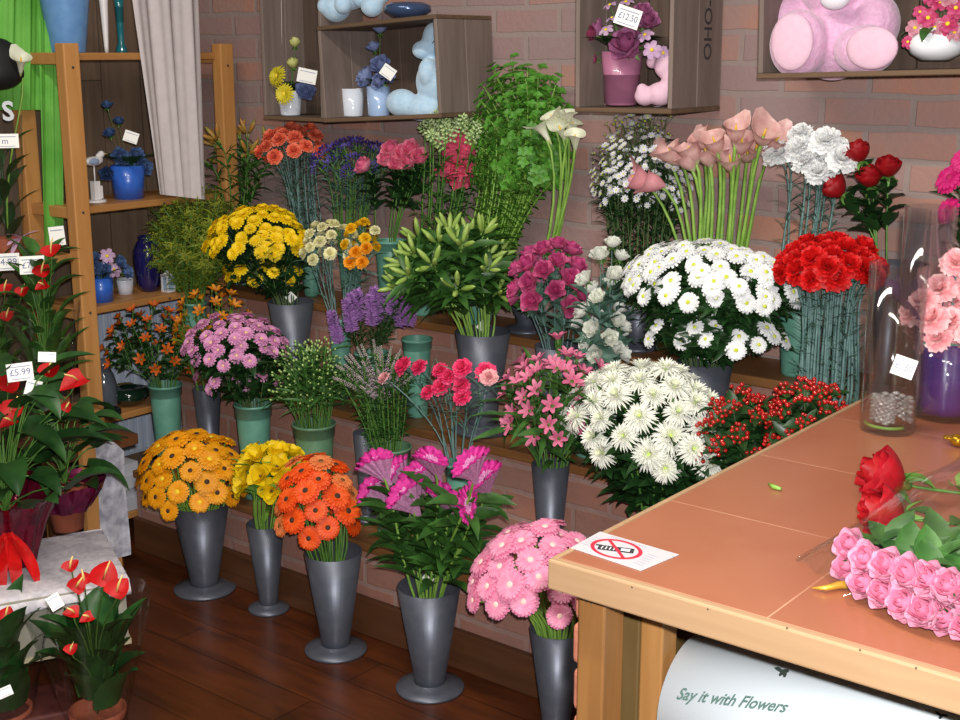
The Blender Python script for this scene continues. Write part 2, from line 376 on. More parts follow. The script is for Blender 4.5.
def calla(pet, base, R=.03, flare=1.0, closed=False):
    def f(b):
        n = 18; prof = [(.06, -1.9, 1), (.2, -1.4, 1), (.32, -.8, 1), (.45, -.2, 1), (.72, .35, 1), (1.15, .62, 1)]
        if closed: prof = [(.1, -1.35, 1), (.42, -1.0, 1), (.7, -.55, 1), (.84, -.05, 1), (.9, .38, 1), (1.12, .62, 1)]
        vs = []; fs = []; ms = []
        for i, (r, z, _) in enumerate(prof):
            t = i / 5
            for k in range(n + 1):
                a = 2 * pi * (k / n) * 1.06; tip = math.exp(-((a - pi) / .6) ** 2)
                rr = r * (1 + (.35 * tip * flare if i > 2 else 0) * (t)); zz = z + (tip * .55 * t * t if i > 2 else 0) - (t * t * .25 * (1 - tip))
                off = .06 * (k / n) * t
                vs.append(V(((rr - off) * cos(a) * R, (rr - off) * sin(a) * R, zz * R)))
                if i and k: q = (i - 1) * (n + 1) + k - 1; fs.append((q, q + 1, q + n + 2, q + n + 1)); ms.append(1 if i < 2 else 0)
        o = len(b.v); b.v += [tuple(p) for p in vs]; b.f += [tuple(j + o for j in q) for q in fs]; b.m += ms
    def g(b): b.tube([(0, 0, -R * .9), (0, 0, -R * .2), (0, 0, R * .35)], [R * .08, R * .11, R * .06], 8)
    sp = mat('spadix_yellow', '#d8b03a', .7)
    return P_(f, 'bloom', [pet, base], 3), P_(g, 'spadix', [sp], 1)[0]
def cluster(fn, n, spread, mats, name='bloom', var=2):
    return P_(lambda b: [fn(b, i, n, spread) for i in range(n)], name, mats, var)
def spike(mats, H, R, n, fsize, style='ball', taper=.8, budtop=0):
    """a long flower spike of many small florets, tip at +Z"""
    def f(b):
        b.tube([(0, 0, -H), (0, 0, 0)], [.0018, .0008], 5, m=1)
        for i in range(n):
            t = i / n; a = i * 2.4; r = R * (1 - taper * t ** 2); z = -H + H * t; d = V((cos(a), sin(a), .35))
            if style == 'ball': b.ell((cos(a) * r * .7, sin(a) * r * .7, z), fsize * (1 - .5 * t), 1 if (budtop and t > budtop) else 0, n=5, k=4)
            elif style == 'hair':
                for _ in range(3):
                    dd = V((cos(a) + random.uniform(-.5, .5), sin(a) + random.uniform(-.5, .5), random.uniform(0, .8))).normalized()
                    b.tube([V((0, 0, z)), V((0, 0, z)) + dd * r], [fsize, fsize * .4], 3, m=0, caps=False)
            elif style == 'bell':
                m = 1 if (budtop and t > budtop) else 0; fs = fsize * (1 - .55 * t)
                M0 = zframe(V((cos(a), sin(a), 0)) * r * .5 + V((0, 0, z)), d, a)
                if m: b.ell((0, 0, fs * .5), (fs * .35, fs * .35, fs * .6), 1, M=M0, n=5, k=4)
                else:
                    for q in range(5):
                        aa = q * 1.2566; b.blade(M0 @ frame((0, 0, fs * .2), (cos(aa), sin(aa), 0)), fs, fs * .7, sh='round', el=1.0, curl=1.2, nl=3, nw=2, m=0)
            elif style == 'tiny': b.blade(frame((0, 0, z), (cos(a), sin(a), .5)), r, fsize, sh='leaf', nl=2, nw=1, m=0 if random.random() < .65 else 1, el=.4, curl=.4)
    return P_(f, 'flower_spike', mats, 3), None
def plume(mats, H, n, sz, W):
    """feathery branching plume"""
    def f(b):
        for k in range(n):
            a = k * 2.4; t = k / n; z = -H + H * t; r = W * (1 - t * .6)
            d = V((cos(a), sin(a), 1.0 + random.uniform(-.3, .3))).normalized(); p = V((0, 0, z)); e = p + d * r
            b.tube([p, e], [.0009, .0005], 3, m=1, caps=False)
            for q in range(9):
                c = p.lerp(e, .25 + .8 * q / 9) + V([random.uniform(-1, 1) * sz * 1.4 for _ in range(3)])
                aa = random.uniform(0, 6.28); b.blade(frame(c, (cos(aa), sin(aa), .4)), sz * 2.2, sz * 1.3, sh='leaf', nl=2, nw=1, m=0)
        b.tube([(0, 0, -H), (0, 0, 0)], .0015, 4, m=1)
    return P_(f, 'flower_plume', mats, 3), None

# ------------------------------------------------------------------ bunch of cut flowers
def dome(box, Y, n, hr, th=100, ry=None, bottom=None, yshift=0, fill=.12, tilt=.25):
    x0, x1, y0, y1 = box; cx = (x0 + x1) / 2
    P1 = at(cx, y1, 1, Y); P0 = at(cx, y0, 1, Y); k = mpp(P1); rx = max((x1 - x0) / 2 * k - hr * .5, .01)
    zt = P0.z - hr * .5; zb = P1.z + hr; rz = max(zt - zb, .01) / (1 - cos(R_(th))); c = V((P1.x * .5 + P0.x * .5, Y + yshift, zt - rz))
    if ry: rx = math.sqrt(max(rx * rx - (ry * .62) ** 2, .0004)) / .79
    ry = ry or rx; out = []; ct = cos(R_(th))
    for i in range(n):
        t = (i + .5) / n; cz = 1 - (1 - ct) * t; sn = math.sqrt(max(0, 1 - cz * cz)) ** .85; a = i * 2.39996 + random.uniform(-.15, .15)
        q = 1 - random.uniform(-.03, fill)
        d = V((sn * cos(a), sn * sin(a), cz))
        p = c + V((d.x * rx * q, d.y * ry * q, d.z * rz * q))
        p.y = min(p.y, YW - hr * .7 - .004)
        nd = V((d.x, d.y - tilt, d.z + .35)).normalized()
        out.append((p, nd))
    return out
def bez(p0, p1, p2, p3, n):
    o = []
    for i in range(n + 1):
        t = i / n; u = 1 - t; o.append(p0 * u ** 3 + p1 * 3 * u * u * t + p2 * 3 * u * t * t + p3 * t ** 3)
    return o
def bunch(name, cat, label, group, cont, heads, proto, part='bloom', per=1, sm=STEM, sr=.0022, lm=LEAF, nleaf=6, leaf=(.05, .014), lrange=(.35, .9), lsh='leaf', scale=(.85, 1.1), rimfill=.88, stiff=.5, buds=None, head_leaf=0, subname='bloom_centre'):
    x, y, z, h, rt = cont; blooms, centre = proto
    heads = sorted(heads, key=lambda q: math.atan2(q[0].y - y, q[0].x - x)) if per > 1 else heads
    groups = [heads[i:i + per] for i in range(0, len(heads), per)]
    for gi, g in enumerate(groups):
        c = sum((q[0] for q in g), V()) / len(g)
        hd = V((c.x - x, c.y - y, 0)); far = max(hd.length, 1e-3); hd = hd / far
        rr = rt * rimfill * min(1, far / max(rt * 1.3, .01)) * random.uniform(.5, 1)
        pr = V((x, y, z + h)) + hd * rr; pb = V((x, y, z + min(.045, h * .3))) - hd * rt * .25 + V((random.uniform(-1, 1), random.uniform(-1, 1), 0)) * rt * .15
        root = empty(name, pb, label, cat, group)
        S = MB(); F = MB()
        if per > 1: j = pr.lerp(c, .55) + V((0, 0, -.01))
        else: j = g[0][0] - g[0][1] * .012
        dr = (pr - pb).normalized(); Ld = (j - pr).length
        end_dir = g[0][1] if per == 1 else (c - j).normalized()
        path = [pb] + bez(pr, pr + dr * Ld * .35, j - end_dir * Ld * (.25 if per == 1 else .3) * (1 if stiff < 1 else .3), j, 7)
        S.tube(path, [sr] * 5 + [sr * .85] * (len(path) - 5), 5)
        allpaths = [path[1:]]
        for p, d in g:
            if per > 1:
                e = p - d * .008; br = [j, j.lerp(e, .5) + V((0, 0, .004)) + (e - j).cross(V((0, 0, 1))) * random.uniform(-.1, .1), e]
                S.tube(br, [sr * .7, sr * .6, sr * .5], 4, caps=False); allpaths.append(br)
        for k in range(nleaf):
            pa = allpaths[0] if per == 1 else random.choice(allpaths)
            t = lrange[0] + (lrange[1] - lrange[0]) * (k + random.random()) / nleaf
            if pa is not allpaths[0]: t = random.uniform(.1, .8)
            f = t * (len(pa) - 1); i = min(int(f), len(pa) - 2); q = pa[i].lerp(pa[i + 1], f - i); ax = (pa[i + 1] - pa[i]).normalized()
            a = k * 2.4 + gi; sd = V((cos(a), sin(a), 0)); sd = (sd - ax * sd.dot(ax)).normalized(); dd = (sd * .8 + ax * .7).normalized()
            L = leaf[0] * random.uniform(.7, 1.2)
            if q.y + dd.y * L > YW - .01: dd.y = -abs(dd.y)
            F.blade(frame(q, dd, ax), L, leaf[1] * random.uniform(.8, 1.2), sh=lsh, el=.1, curl=random.uniform(.3, 1.1), cup=.25, nl=4, nw=2, twist=random.uniform(-.4, .4))
        if head_leaf:
            for p, d in g:
                for k in range(head_leaf):
                    a = random.uniform(0, 6.28); sd = V((cos(a), sin(a), .1)); F.blade(frame(p - d * .03, sd), leaf[0] * .8, leaf[1], sh=lsh, el=.5, curl=.8, nl=3, nw=2)
        S.v = [tuple(V(p) - pb) for p in S.v]; S.build('stem', sm, root, True)
        if F.v:
            F.v = [tuple(V(p) - pb) for p in F.v]; F.build('foliage', lm, root, True)
        for p, d in g:
            s = random.uniform(*scale)
            M = zframe(p - pb, d, random.uniform(0, 6.28)) @ Matrix.Scale(s, 4)
            bo = child(part, random.choice(blooms), root, M)
            if centre: child(subname, centre, bo)

# ================================================================== BLOOM KINDS
eye_dark = mat('eye_dark', '#2e1a10', .8, '#4a2c14'); eye_brown = mat('eye_brown', '#7a4a14', .8, '#5a3010')
eye_yg = mat('eye_yellow_green', '#c8cc3a', .7, '#a8b82a'); eye_green = mat('eye_green', '#b8d060', .7, '#a0c048'); eye_yel = mat('eye_yellow', '#e8c82a', .7)
g_yel = gerbera(petal('amber', '#f0a006', '#eaa810'), petal('amber_inner', '#f4b00c', '#eea008'), eye_dark)
g_amb = gerbera(petal('amber', '#f0a006', '#eaa810'), petal('amber_inner', '#f4b00c', '#eea008'), eye_yel, .035)
g_ora = gerbera(petal('orange', '#f2540e', '#e8480a'), petal('orange_inner', '#f7681a', '#ee5510'), eye_dark, .036)
g_pal = gerbera(petal('pale_orange', '#f08a4c', '#ec7c40'), petal('pale_orange_inner', '#f29a5c', '#f08a4c'), eye_brown, .034)
g_pnk = gerbera(petal('pink', '#f79cc0', '#f590b8'), petal('pink_inner', '#fbb0ce', '#f79cc0'), mat('eye_pink', '#f0c8c0', .8), .036)
g_mag = gerbera(petal('magenta', '#d81878', '#c81470'), petal('magenta_inner', '#e03088', '#d81878'), mat('eye_magenta', '#a01050', .8), .036)
d_wht = daisy(petal('white', '#f6f6f4', '#eef0f2'), eye_yg, .0235, 15, 2, .4)
d_yel = daisy(petal('yellow', '#f8dc14', '#f4d008'), mat('eye_gold', '#d8a80c', .8), .0235, 14, 3, .44)
d_pnk = daisy(petal('lilac_pink', '#e6a4cc', '#d890c0'), mat('eye_pale', '#d8b88a', .8), .024, 14, 3, .4)
s_wht = spider(petal('cream_white', '#f8f8ee', '#f2f4e8'), petal('cream_green', '#f2f4e0', '#eef2d8'), eye_green, .043)
k_cor = carnation(petal('coral', '#f27a58', '#ee6a48'), .024, petal('coral_light', '#f58a6c', '#f07858'))
k_wht = carnation(petal('white', '#f6f6f4', '#eef0f2'), .041)
k_red = carnation(petal('scarlet', '#dc1414', '#cc0e0e'), .030, petal('scarlet_deep', '#c81010', '#e01818'))
k_pnk = carnation(petal('hot_pink', '#ee3c74', '#e62c66'), .024, petal('hot_pink_light', '#f25a8a', '#ee3c74'))
k_pal = carnation(petal('pale_pink', '#f4b4b8', '#f0a4ac'), .030, petal('pale_pink_light', '#f8c8c8', '#f4b4b8'))
k_crm = carnation(petal('cream', '#f4f0c8', '#ece8b0'), .017)
k_lem = carnation(petal('lemon', '#f6cc20', '#eebc10'), .018)
k_gold = carnation(petal('gold', '#f5aa18', '#ee9a10'), .024)
r_pnk = rose(petal('rose_pink', '#f07aa0', '#ec6a94'), .028, petal('rose_pink_outer', '#f6a0b8', '#f08aa8'))
r_red = rose(petal('rose_red', '#a80c18', '#960812'), .027, None, -.05)
l_pnk = rose(petal('lisianthus_pink', '#d0508a', '#c04480'), .021, petal('lisianthus_outer', '#dc6c9c', '#cc5a8c'), .6)
l_wht = rose(petal('lisianthus_white', '#f4f6ee', '#eef0e6'), .019, None, .3)
c_wht = calla(petal('calla_white', '#f2f2e0', '#e8ecd0', .4), petal('calla_green', '#c8d890', '#b8cc78', .4), .025)
c_pnk = calla(petal('calla_pink', '#e8c0b8', '#dca8a4', .4), petal('calla_pale', '#e2e0b4', '#d0cc98', .4), .032, 1.0, True)
c_rose = calla(petal('calla_rose', '#eaa4ac', '#e09aa2', .4), petal('calla_rose', '#eaa4ac', '#e09aa2', .4), .034, .6, True)
def f_yell(b):
    R = .024
    b.ring(4, R * .2, -.01, R * 1.3, R * 1.4, el=.9, curl=.5, cup=.35, nl=4, nw=4, sh='round', m=0, ruff=.03); b.ring(3, R * .15, -.01, R * 1.25, R * 1.1, el=1.15, curl=.2, cup=.4, nl=4, nw=4, sh='round', ph=.6)
    b.lathe([(0, -R * 1.3), (R * .25, -R), (R * .3, -R * .4)], 8, m=1)
t_yel = (P_(f_yell, 'bloom', [petal('clear_yellow', '#f5d814', '#eccc08'), STEML], 3), P_(lambda b: b.ell((0, 0, -.004), (.003, .003, .008)), 'bloom_centre', [eye_brown], 1)[0])
def alstro(pm, R=.02):
    def f(b):
        b.ring(6, R * .1, -R * .6, R * 1.5, R * .6, el=1.0, curl=.55, cup=.25, nl=4, nw=2, sh='petal', m=0); b.tube([(0, 0, -R * 1.3), (0, 0, -R * .4)], [R * .12, R * .25], 6, m=1)
        b.ring(4, 0, -R * .3, R * .9, R * .05, el=1.25, curl=.5, nl=2, nw=1, m=2)
    return P_(f, 'bloom', [pm, STEM, eye_brown], 3), None
a_pnk = alstro(petal('alstroemeria_pink', '#d8608c', '#e88aa8'), .0215); a_ora = alstro(petal('alstroemeria_orange', '#e0701c', '#c85410'), .016); a_gold = alstro(petal('alstroemeria_gold', '#e8a018', '#c86a14'), .017)
def f_lily(b):
    for k in range(4):
        a = k * 1.7; e = V((cos(a) * .6, sin(a) * .6, .7 + .4 * (k % 2))).normalized(); p = e * .012
        b.tube([(0, 0, -.02), p], .0014, 4, m=1)
        pts = [p, p + e * .012, p + e * .03, p + e * .045, p + e * .056]; b.tube(pts, [.002, .006, .0078, .0058, .0012], 7, m=0)
def lilyb(pm): return P_(f_lily, 'bud_cluster', [pm, STEML], 3), None
li_g = lilyb(mat('bud_green', '#a0b860', .45, '#86a844', trans=.1)); li_o = lilyb(mat('bud_orange', '#b8783a', .45, '#8a8a38', trans=.1))
def f_bud(b):
    for k in range(7):
        a = k * 2.4; d = V((cos(a), sin(a), .8)).normalized(); p = V((cos(a) * .008, sin(a) * .008, -.03 + k * .006)); b.tube([V((0, 0, p.z - .01)), p + d * .01], .0008, 4, m=1, caps=False)
        b.ell(p + d * .013, (.0035, .0035, .005), 0, n=6, k=4)
bud_g = (P_(f_bud, 'bud_cluster', [mat('bud_pale_green', '#b0c880', .5, '#8fae58'), STEM], 2), None)
def f_berry(b):
    for k in range(15):
        a = k * 2.4; r = .006 + .018 * (k / 15) ** .5; p = V((cos(a) * r, sin(a) * r, .004 - r * .6 + random.uniform(-.008, .01)))
        b.tube([(0, 0, -.03), p], .0008, 3, m=1, caps=False); b.ell(p, .0052 * random.uniform(.8, 1.15), 0, n=7, k=5)
berry = (P_(f_berry, 'berry_cluster', [mat('berry_red', '#b8201c', .2, '#981410', coat=.6), STEM], 3), None)
def f_aster(b):
    for k in range(5):
        a = k * 2.4; p = V((cos(a) * .016, sin(a) * .016, random.uniform(-.03, .01))); b.tube([(0, 0, -.035), p], .0006, 3, m=1, caps=False)
        for q in range(8): aa = q * .785; b.blade(frame(p, (cos(aa), sin(aa), .2)), .0075, .0042, nl=2, nw=1, m=0)
        b.ell(p, .0022, 2, n=5, k=4)
aster = (P_(f_aster, 'bloom_cluster', [petal('aster', '#e4e4ea', '#d4d4e0'), STEMD, eye_yg], 3), None)
def f_statice(b):
    for k in range(26):
        a = k * 2.4; r = .024 * (k / 26) ** .5; M = frame((cos(a) * r, sin(a) * r, -r * .5 + random.uniform(-.004, .006)), (cos(a), sin(a), .9)); b.blade(M, .009, .007, sh='fan', nl=2, nw=2, m=0, ruff=.1)
    for k in range(5): b.tube([(0, 0, -.04), (cos(k * 1.256) * .016, sin(k * 1.256) * .016, -.01)], .0009, 3, m=1, caps=False)
statice = (P_(f_statice, 'bloom_cluster', [petal('statice', '#54429a', '#433484'), STEM], 2), None)
snap = spike([petal('snapdragon', '#e2607e', '#d84a6a'), mat('snap_bud', '#98b468', .5, '#b8cc94')], .185, .022, 84, .022, 'bell', .6, .6)
liat = spike([petal('liatris', '#cc98de', '#bc84d0'), STEMD], .085, .02, 120, .0019, 'hair', .35)
heath = spike([mat('heather', '#c0a8b4', .8, '#a89a98'), STEMD], .12, .007, 80, .0032, 'ball', .5)
solid = plume([mat('solidago', '#8f9420', .8, '#727e1c', trans=.2, rnd=.15), STEM], .11, 15, .0042, .045)
def f_green(b):
    b.tube([(0, 0, -.14), (0, 0, 0)], [.002, .001], 5, m=1)
    for k in range(13):
        z = -.14 + .14 * k / 13; a = k * 2.4; d = V((cos(a), sin(a), .6)).normalized(); e = V((0, 0, z)) + d * .022; b.tube([(0, 0, z), e], .0007, 3, m=1, caps=False)
        for q in range(4): aa = q * 1.57 + a; b.blade(frame(e, (cos(aa), sin(aa), .5)), .017, .014, sh='round', nl=3, nw=2, cup=.2, curl=.4, m=0)
green = (P_(f_green, 'leafy_tip', [mat('fresh_green', '#5c9a34', .5, '#488428', trans=.25, rnd=.12), STEML], 3), None)
def f_celosia(b):
    """a fan shaped crest with a ruffled rim"""
    n = 110; R = .056; rows = [(-1.15, .12, 0), (-.75, .22, .01), (-.3, .5, .015), (.1, .78, .02), (.32, .93, .03), (.46, 1.03, .045)]; vs = []; fs = []; ms = []; ph = random.uniform(0, 6)
    def rimz(a, i): return .22 * cos(2 * a) * max(0, i - 1) / 4
    for i, (z, r, rf) in enumerate(rows):
        for k in range(n):
            a = 2 * pi * k / n; wv = rf * sin(a * 14 + 1.3 * sin(a * 2 + ph)) + rf * .6 * sin(a * 27 + ph)
            vs.append(V(((r + wv) * cos(a) * R, (r * .36 + wv) * sin(a) * R, (z + rf * .9 * cos(a * 17 + ph) - rimz(a, i)) * R)))
            if i: fs.append(((i - 1) * n + k, (i - 1) * n + (k + 1) % n, i * n + (k + 1) % n, i * n + k)); ms.append(0 if i < 5 else 1)
    o = len(vs)
    for i, q in enumerate((.8, .45, .05)):
        for k in range(n):
            a = 2 * pi * k / n; wv = .06 * sin(a * 9 + i) * q; vs.append(V(((q + wv) * cos(a) * R, (q * .33 + wv) * sin(a) * R, (.40 - .2 * (1 - q) + .05 * cos(a * 13 + i) - rimz(a, 5) * q) * R)))
            p = (len(rows) - 1) * n if i == 0 else o + (i - 1) * n; c0 = o + i * n
            fs.append((p + k, p + (k + 1) % n, c0 + (k + 1) % n, c0 + k)); ms.append(0 if i > 1 else 1)
    b.add(vs, []); b.f += fs; b.m += ms
celos = (P_(f_celosia, 'crest', [mat('celosia_pale', '#cf8fbc', .8, '#b878a0', 120, bump=.5, rnd=.06), mat('celosia_rim', '#c8288c', .7, '#b41c7c', 120, bump=.4)], 3), None)

# ================================================================== FLOOR ROW
C = []
def floorv(px, py, rimy, wpx, label, sticker=False):
    P = at(px, py, 2, 0); T = at(px, rimy, 1, P.y); r = wpx * mpp(T) / 2; silver_vase(P.x, P.y, 0, T.z, r, label, sticker); return (P.x, P.y, 0, T.z, r)
c = floorv(205, 589, 504, 57, 'tall silver floor vase at the left end of the front row, holding amber gerberas')
H = dome((137, 250, 424, 506), c[1], 46, .035, 95, yshift=-.01)
bunch('gerbera', 'gerbera', 'amber gerbera with dark eye in the leftmost silver floor vase', 'amber gerberas in the leftmost floor vase', c, H[::2] + H[21::4], g_yel, nleaf=0, sm=STEML, sr=.003)
bunch('gerbera', 'gerbera', 'golden gerbera with yellow centre in the leftmost silver floor vase', 'golden gerberas in the leftmost floor vase', c, H[1:21:2] + H[23::4], g_amb, nleaf=0, sm=STEML, sr=.003)
c = floorv(269, 609, 524, 38, 'narrow silver floor vase holding clear yellow cup shaped flowers')
bunch('yellow_freesia', 'flower', 'clear yellow cup shaped flower in the narrow silver floor vase', 'yellow cup flowers in the narrow floor vase', c, dome((234, 312, 443, 495), c[1], 22, .026, 95), t_yel, nleaf=2, leaf=(.1, .012), lsh='strap', lm=LEAFL, sm=STEML, sr=.0028, scale=(1.15, 1.4))
c = floorv(336, 650, 552, 58, 'silver floor vase holding orange gerberas, third from the left')
H = dome((268, 364, 450, 538), c[1], 32, .035, 95)
bunch('gerbera', 'gerbera', 'bright orange gerbera with black eye in the third silver floor vase', 'orange gerberas in the third floor vase', c, [h for i, h in enumerate(H) if i % 4], g_ora, nleaf=0, sm=STEM, sr=.003)
bunch('gerbera', 'gerbera', 'pale orange gerbera among the bright orange ones in the third floor vase', 'pale orange gerberas in the third floor vase', c, H[::4], g_pal, nleaf=0, sm=STEM, sr=.003)
c = floorv(430, 688, 586, 64, 'silver floor vase holding magenta crested celosia, nearest on the open floor', True)
hp = [((377, 466), -.04), ((432, 463), -.02), ((472, 466), -.05), ((376, 492), .04), ((408, 497), -.02), ((445, 500), .0), ((470, 508), .0), ((422, 478), .05), ((486, 480), .04), ((398, 475), .06)]
H = []
for (px, py), dy in hp:
    p = at(px, py, 1, c[1] + dy - .02); H.append((p, V(((px - 430) * .004, -.45, .8)).normalized()))
bunch('celosia', 'celosia', 'magenta edged crested celosia with broad leaves in the nearest silver floor vase', 'celosia stems in the nearest floor vase', c, H, celos, 'crest', nleaf=16, leaf=(.12, .042), lm=LEAF, lrange=(.05, .72), sm=STEML, sr=.004, scale=(.95, 1.12), rimfill=.8)
c = floorv(556, 735, 627, 56, 'silver floor vase holding pink gerberas, beside the counter')
bunch('gerbera', 'gerbera', 'pink gerbera in the silver vase beside the counter', 'pink gerberas beside the counter', c, dome((464, 606, 517, 612), c[1], 44, .036, 92), g_pnk, nleaf=0, sm=STEML, sr=.003)

# ================================================================== LOWER STEP
Y1 = 2.56
def gp(px, py, wpx, Y, z, label, m=None): c = lip(px, py, Y, z, wpx); green_pot(*c, label, m); return c
def sv(px, py, wpx, Y, z, label, st=False): c = lip(px, py, Y, z, wpx); silver_vase(*c, label, st); return c
c = gp(165, 384, 33, Y1, ZA, 'green bucket at the far left end of the lower step, holding small orange flowers')
bunch('alstroemeria', 'flower', 'small orange flowering spray in the green bucket at the far left of the lower step', 'orange sprays at the far left', c, dome((100, 200, 298, 372), Y1, 44, .018, 100), a_ora, per=3, nleaf=22, leaf=(.045, .016), lm=LEAFD, lrange=(.2, 1))
c = sv(207, 388, 28, Y1, ZA, 'slim silver vase between the two leftmost green buckets on the lower step')
bunch('alstroemeria', 'flower', 'golden orange flowering spray behind the lilac pink chrysanthemums', 'golden sprays in the slim silver vase', c, dome((170, 252, 283, 345), Y1 + .02, 30, .018, 100), a_gold, per=3, nleaf=12, leaf=(.05, .014), lm=LEAFO)
c = gp(253, 403, 37, Y1 - .03, ZA, 'green bucket holding lilac pink chrysanthemums on the lower step')
bunch('chrysanthemum_spray', 'chrysanthemum', 'lilac pink spray chrysanthemum in a green bucket on the lower step', 'lilac pink chrysanthemums', c, dome((177, 290, 313, 362), Y1 - .03, 54, .024, 88) + dome((186, 284, 350, 392), Y1 - .04, 18, .024, 88, fill=.5), d_pnk, per=4, nleaf=44, leaf=(.055, .026), lrange=(.1, .95), lm=LEAFD, sm=STEMD)
c = gp(314, 423, 42, Y1 - .02, ZA, 'olive green bucket of budding green stems on the lower step', potg2)
bunch('budding_stem', 'flower', 'slim green stem with pale buds in the olive green bucket', 'budding green stems', c, dome((270, 350, 335, 400), Y1 - .02, 34, .016, 80), bud_g, 'bud_cluster', nleaf=8, leaf=(.09, .009), lm=LEAF, lsh='strap', sm=STEM)
sv(366, 432, 26, Y1 + .03, ZA, 'small silver vase partly hidden behind the heather bucket')
c = gp(390, 446, 42, Y1, ZA, 'olive green bucket of heather on the lower step', potg2)
bunch('heather', 'heather', 'mauve grey heather stem in an olive green bucket', 'heather stems', c, dome((326, 420, 338, 380), Y1, 34, .006, 75), heath, 'flower_spike', nleaf=26, leaf=(.035, .008), lm=LEAF, lrange=(.05, .85), stiff=1)
c = gp(462, 462, 34, Y1, ZA, 'green bucket holding hot pink carnations on the lower step')
hp = [(403, 366), (419, 367), (440, 370), (462, 368), (428, 392), (441, 386), (461, 385), (462, 396), (486, 372), (449, 376)]
bunch('carnation', 'carnation', 'hot pink carnation on a grey green stem above the magenta celosia', 'hot pink carnations', c, [(at(a, b_, 1, Y1 - .06), V(((a - 450) * .01, -.7, .7)).normalized()) for a, b_ in hp], k_pnk, nleaf=9, leaf=(.07, .005), lm=LEAFG, sm=STEMG, lsh='strap')
c3 = c
bunch('carnation', 'carnation', 'single pale pink carnation at the left of the hot pink carnations', None, c, [(at(384, 378, 1, Y1 - .07), V((-.5, -.6, .6)))], k_pal, nleaf=5, leaf=(.07, .005), lm=LEAFG, sm=STEMG, scale=(.6, .6), lsh='strap')
bunch('carnation', 'carnation', 'light pink carnation at the right of the hot pink carnations', None, c, [(at(489, 377, 1, Y1 - .08), V((.4, -.7, .6)))], k_pal, nleaf=5, leaf=(.07, .005), lm=LEAFG, sm=STEMG, scale=(.7, .7), lsh='strap')
c = sv(551, 463, 38, Y1, ZA, 'silver vase of pink alstroemeria on the lower step', False)
bunch('alstroemeria', 'alstroemeria', 'pink alstroemeria stem above the pink gerberas', 'pink alstroemeria', c, dome((494, 622, 334, 440), Y1, 60, .020, 98, fill=.3), a_pnk, per=4, nleaf=13, leaf=(.10, .018), lm=LEAF, lrange=(.1, .9), sm=STEM)
c = (at(655, 520, 1, Y1).x, Y1, ZA, .22, .045); green_pot(*c, 'green bucket holding large white spider chrysanthemums behind the counter corner')
bunch('spider_chrysanthemum', 'chrysanthemum', 'large white spider chrysanthemum with green centre', 'white spider chrysanthemums', c, dome((560, 738, 356, 470), Y1, 54, .045, 90, ry=.13), s_wht, nleaf=16, leaf=(.085, .04), lm=LEAFD, lrange=(.15, .85), sm=STEM, sr=.003)
for k_, (px, y0) in enumerate(((745, 395), (812, 385))):
    c = (at(px, 500, 1, Y1).x, Y1, ZA, .22, .04); green_pot(*c, ('green bucket holding the left part of the red berries', 'green bucket holding the right part of the red berries')[k_])
    bunch('hypericum', 'hypericum', ('red hypericum berry stem beside the white spider chrysanthemums', 'red hypericum berry stem beside the red carnation stems')[k_], ('red berries beside the spider chrysanthemums', 'red berries beside the carnations')[k_], c, dome((px - 52, px + 46, y0 - 12 , y0 + 66), Y1, 21, .02, 92), berry, 'berry_cluster', nleaf=22, leaf=(.05, .028), lm=LEAFD, lrange=(.3, .98), sm=STEMD)

# ================================================================== MIDDLE STEP
Y2 = 2.75
c = sv(291, 301, 46, Y2, ZB, 'silver vase of yellow chrysanthemums on the middle step', True)
bunch('chrysanthemum_spray', 'chrysanthemum', 'bright yellow spray chrysanthemum on the middle step', 'yellow chrysanthemums', c, dome((203, 312, 204, 256), Y2, 84, .022, 85) + dome((212, 304, 246, 284), Y2 - .01, 22, .022, 88, fill=.4), d_yel, per=5, nleaf=48, leaf=(.05, .022), lrange=(.05, .95), lm=LEAFD, sm=STEMD)
c = (at(196, 340, 1, Y2).x, Y2, ZB, .22, .04); green_pot(*c, 'green bucket of feathery solidago at the left end of the middle step')
bunch('solidago', 'solidago', 'feathery yellow green solidago plume at the left end of the middle step', 'solidago plumes', c, dome((141, 252, 182, 268), Y2 + .02, 64, .022, 96), solid, 'flower_plume', nleaf=20, leaf=(.05, .008), lm=LEAFO, lrange=(.15, 1))
c = (at(340, 320, 1, Y2).x, Y2, ZB, .24, .035); green_pot(*c, 'green bucket of small cream and yellow carnations on the middle step')
H = dome((298, 362, 218, 262), Y2, 24, .017, 85)
bunch('spray_carnation', 'carnation', 'small cream spray carnation right of the yellow chrysanthemums', 'cream spray carnations', c, H + [(at(375, 230, 1, Y2), V((.4, -.4, .8)))], k_crm, per=3, nleaf=8, leaf=(.07, .005), lm=LEAFG, sm=STEMG, lsh='strap')
bunch('spray_carnation', 'carnation', 'lemon yellow spray carnation beside the cream ones', 'lemon spray carnations', c, dome((338, 382, 216, 256), Y2 + .02, 10, .018, 90), k_lem, per=2, nleaf=6, leaf=(.07, .005), lm=LEAFG, sm=STEMG, lsh='strap')
bunch('carnation', 'carnation', 'golden orange carnation at the right of the cream carnations', 'golden carnations', c, [(at(a, b_, 1, Y2 - .05), V((.4, -.7, .5)).normalized()) for a, b_ in ((356, 252), (366, 248), (350, 262), (362, 262))], k_gold, nleaf=6, leaf=(.07, .006), lm=LEAFG, sm=STEMG, lsh='strap', scale=(.7, .8))
c = gp(372, 352, 34, Y2 - .03, ZB, 'green bucket of purple liatris on the middle step')
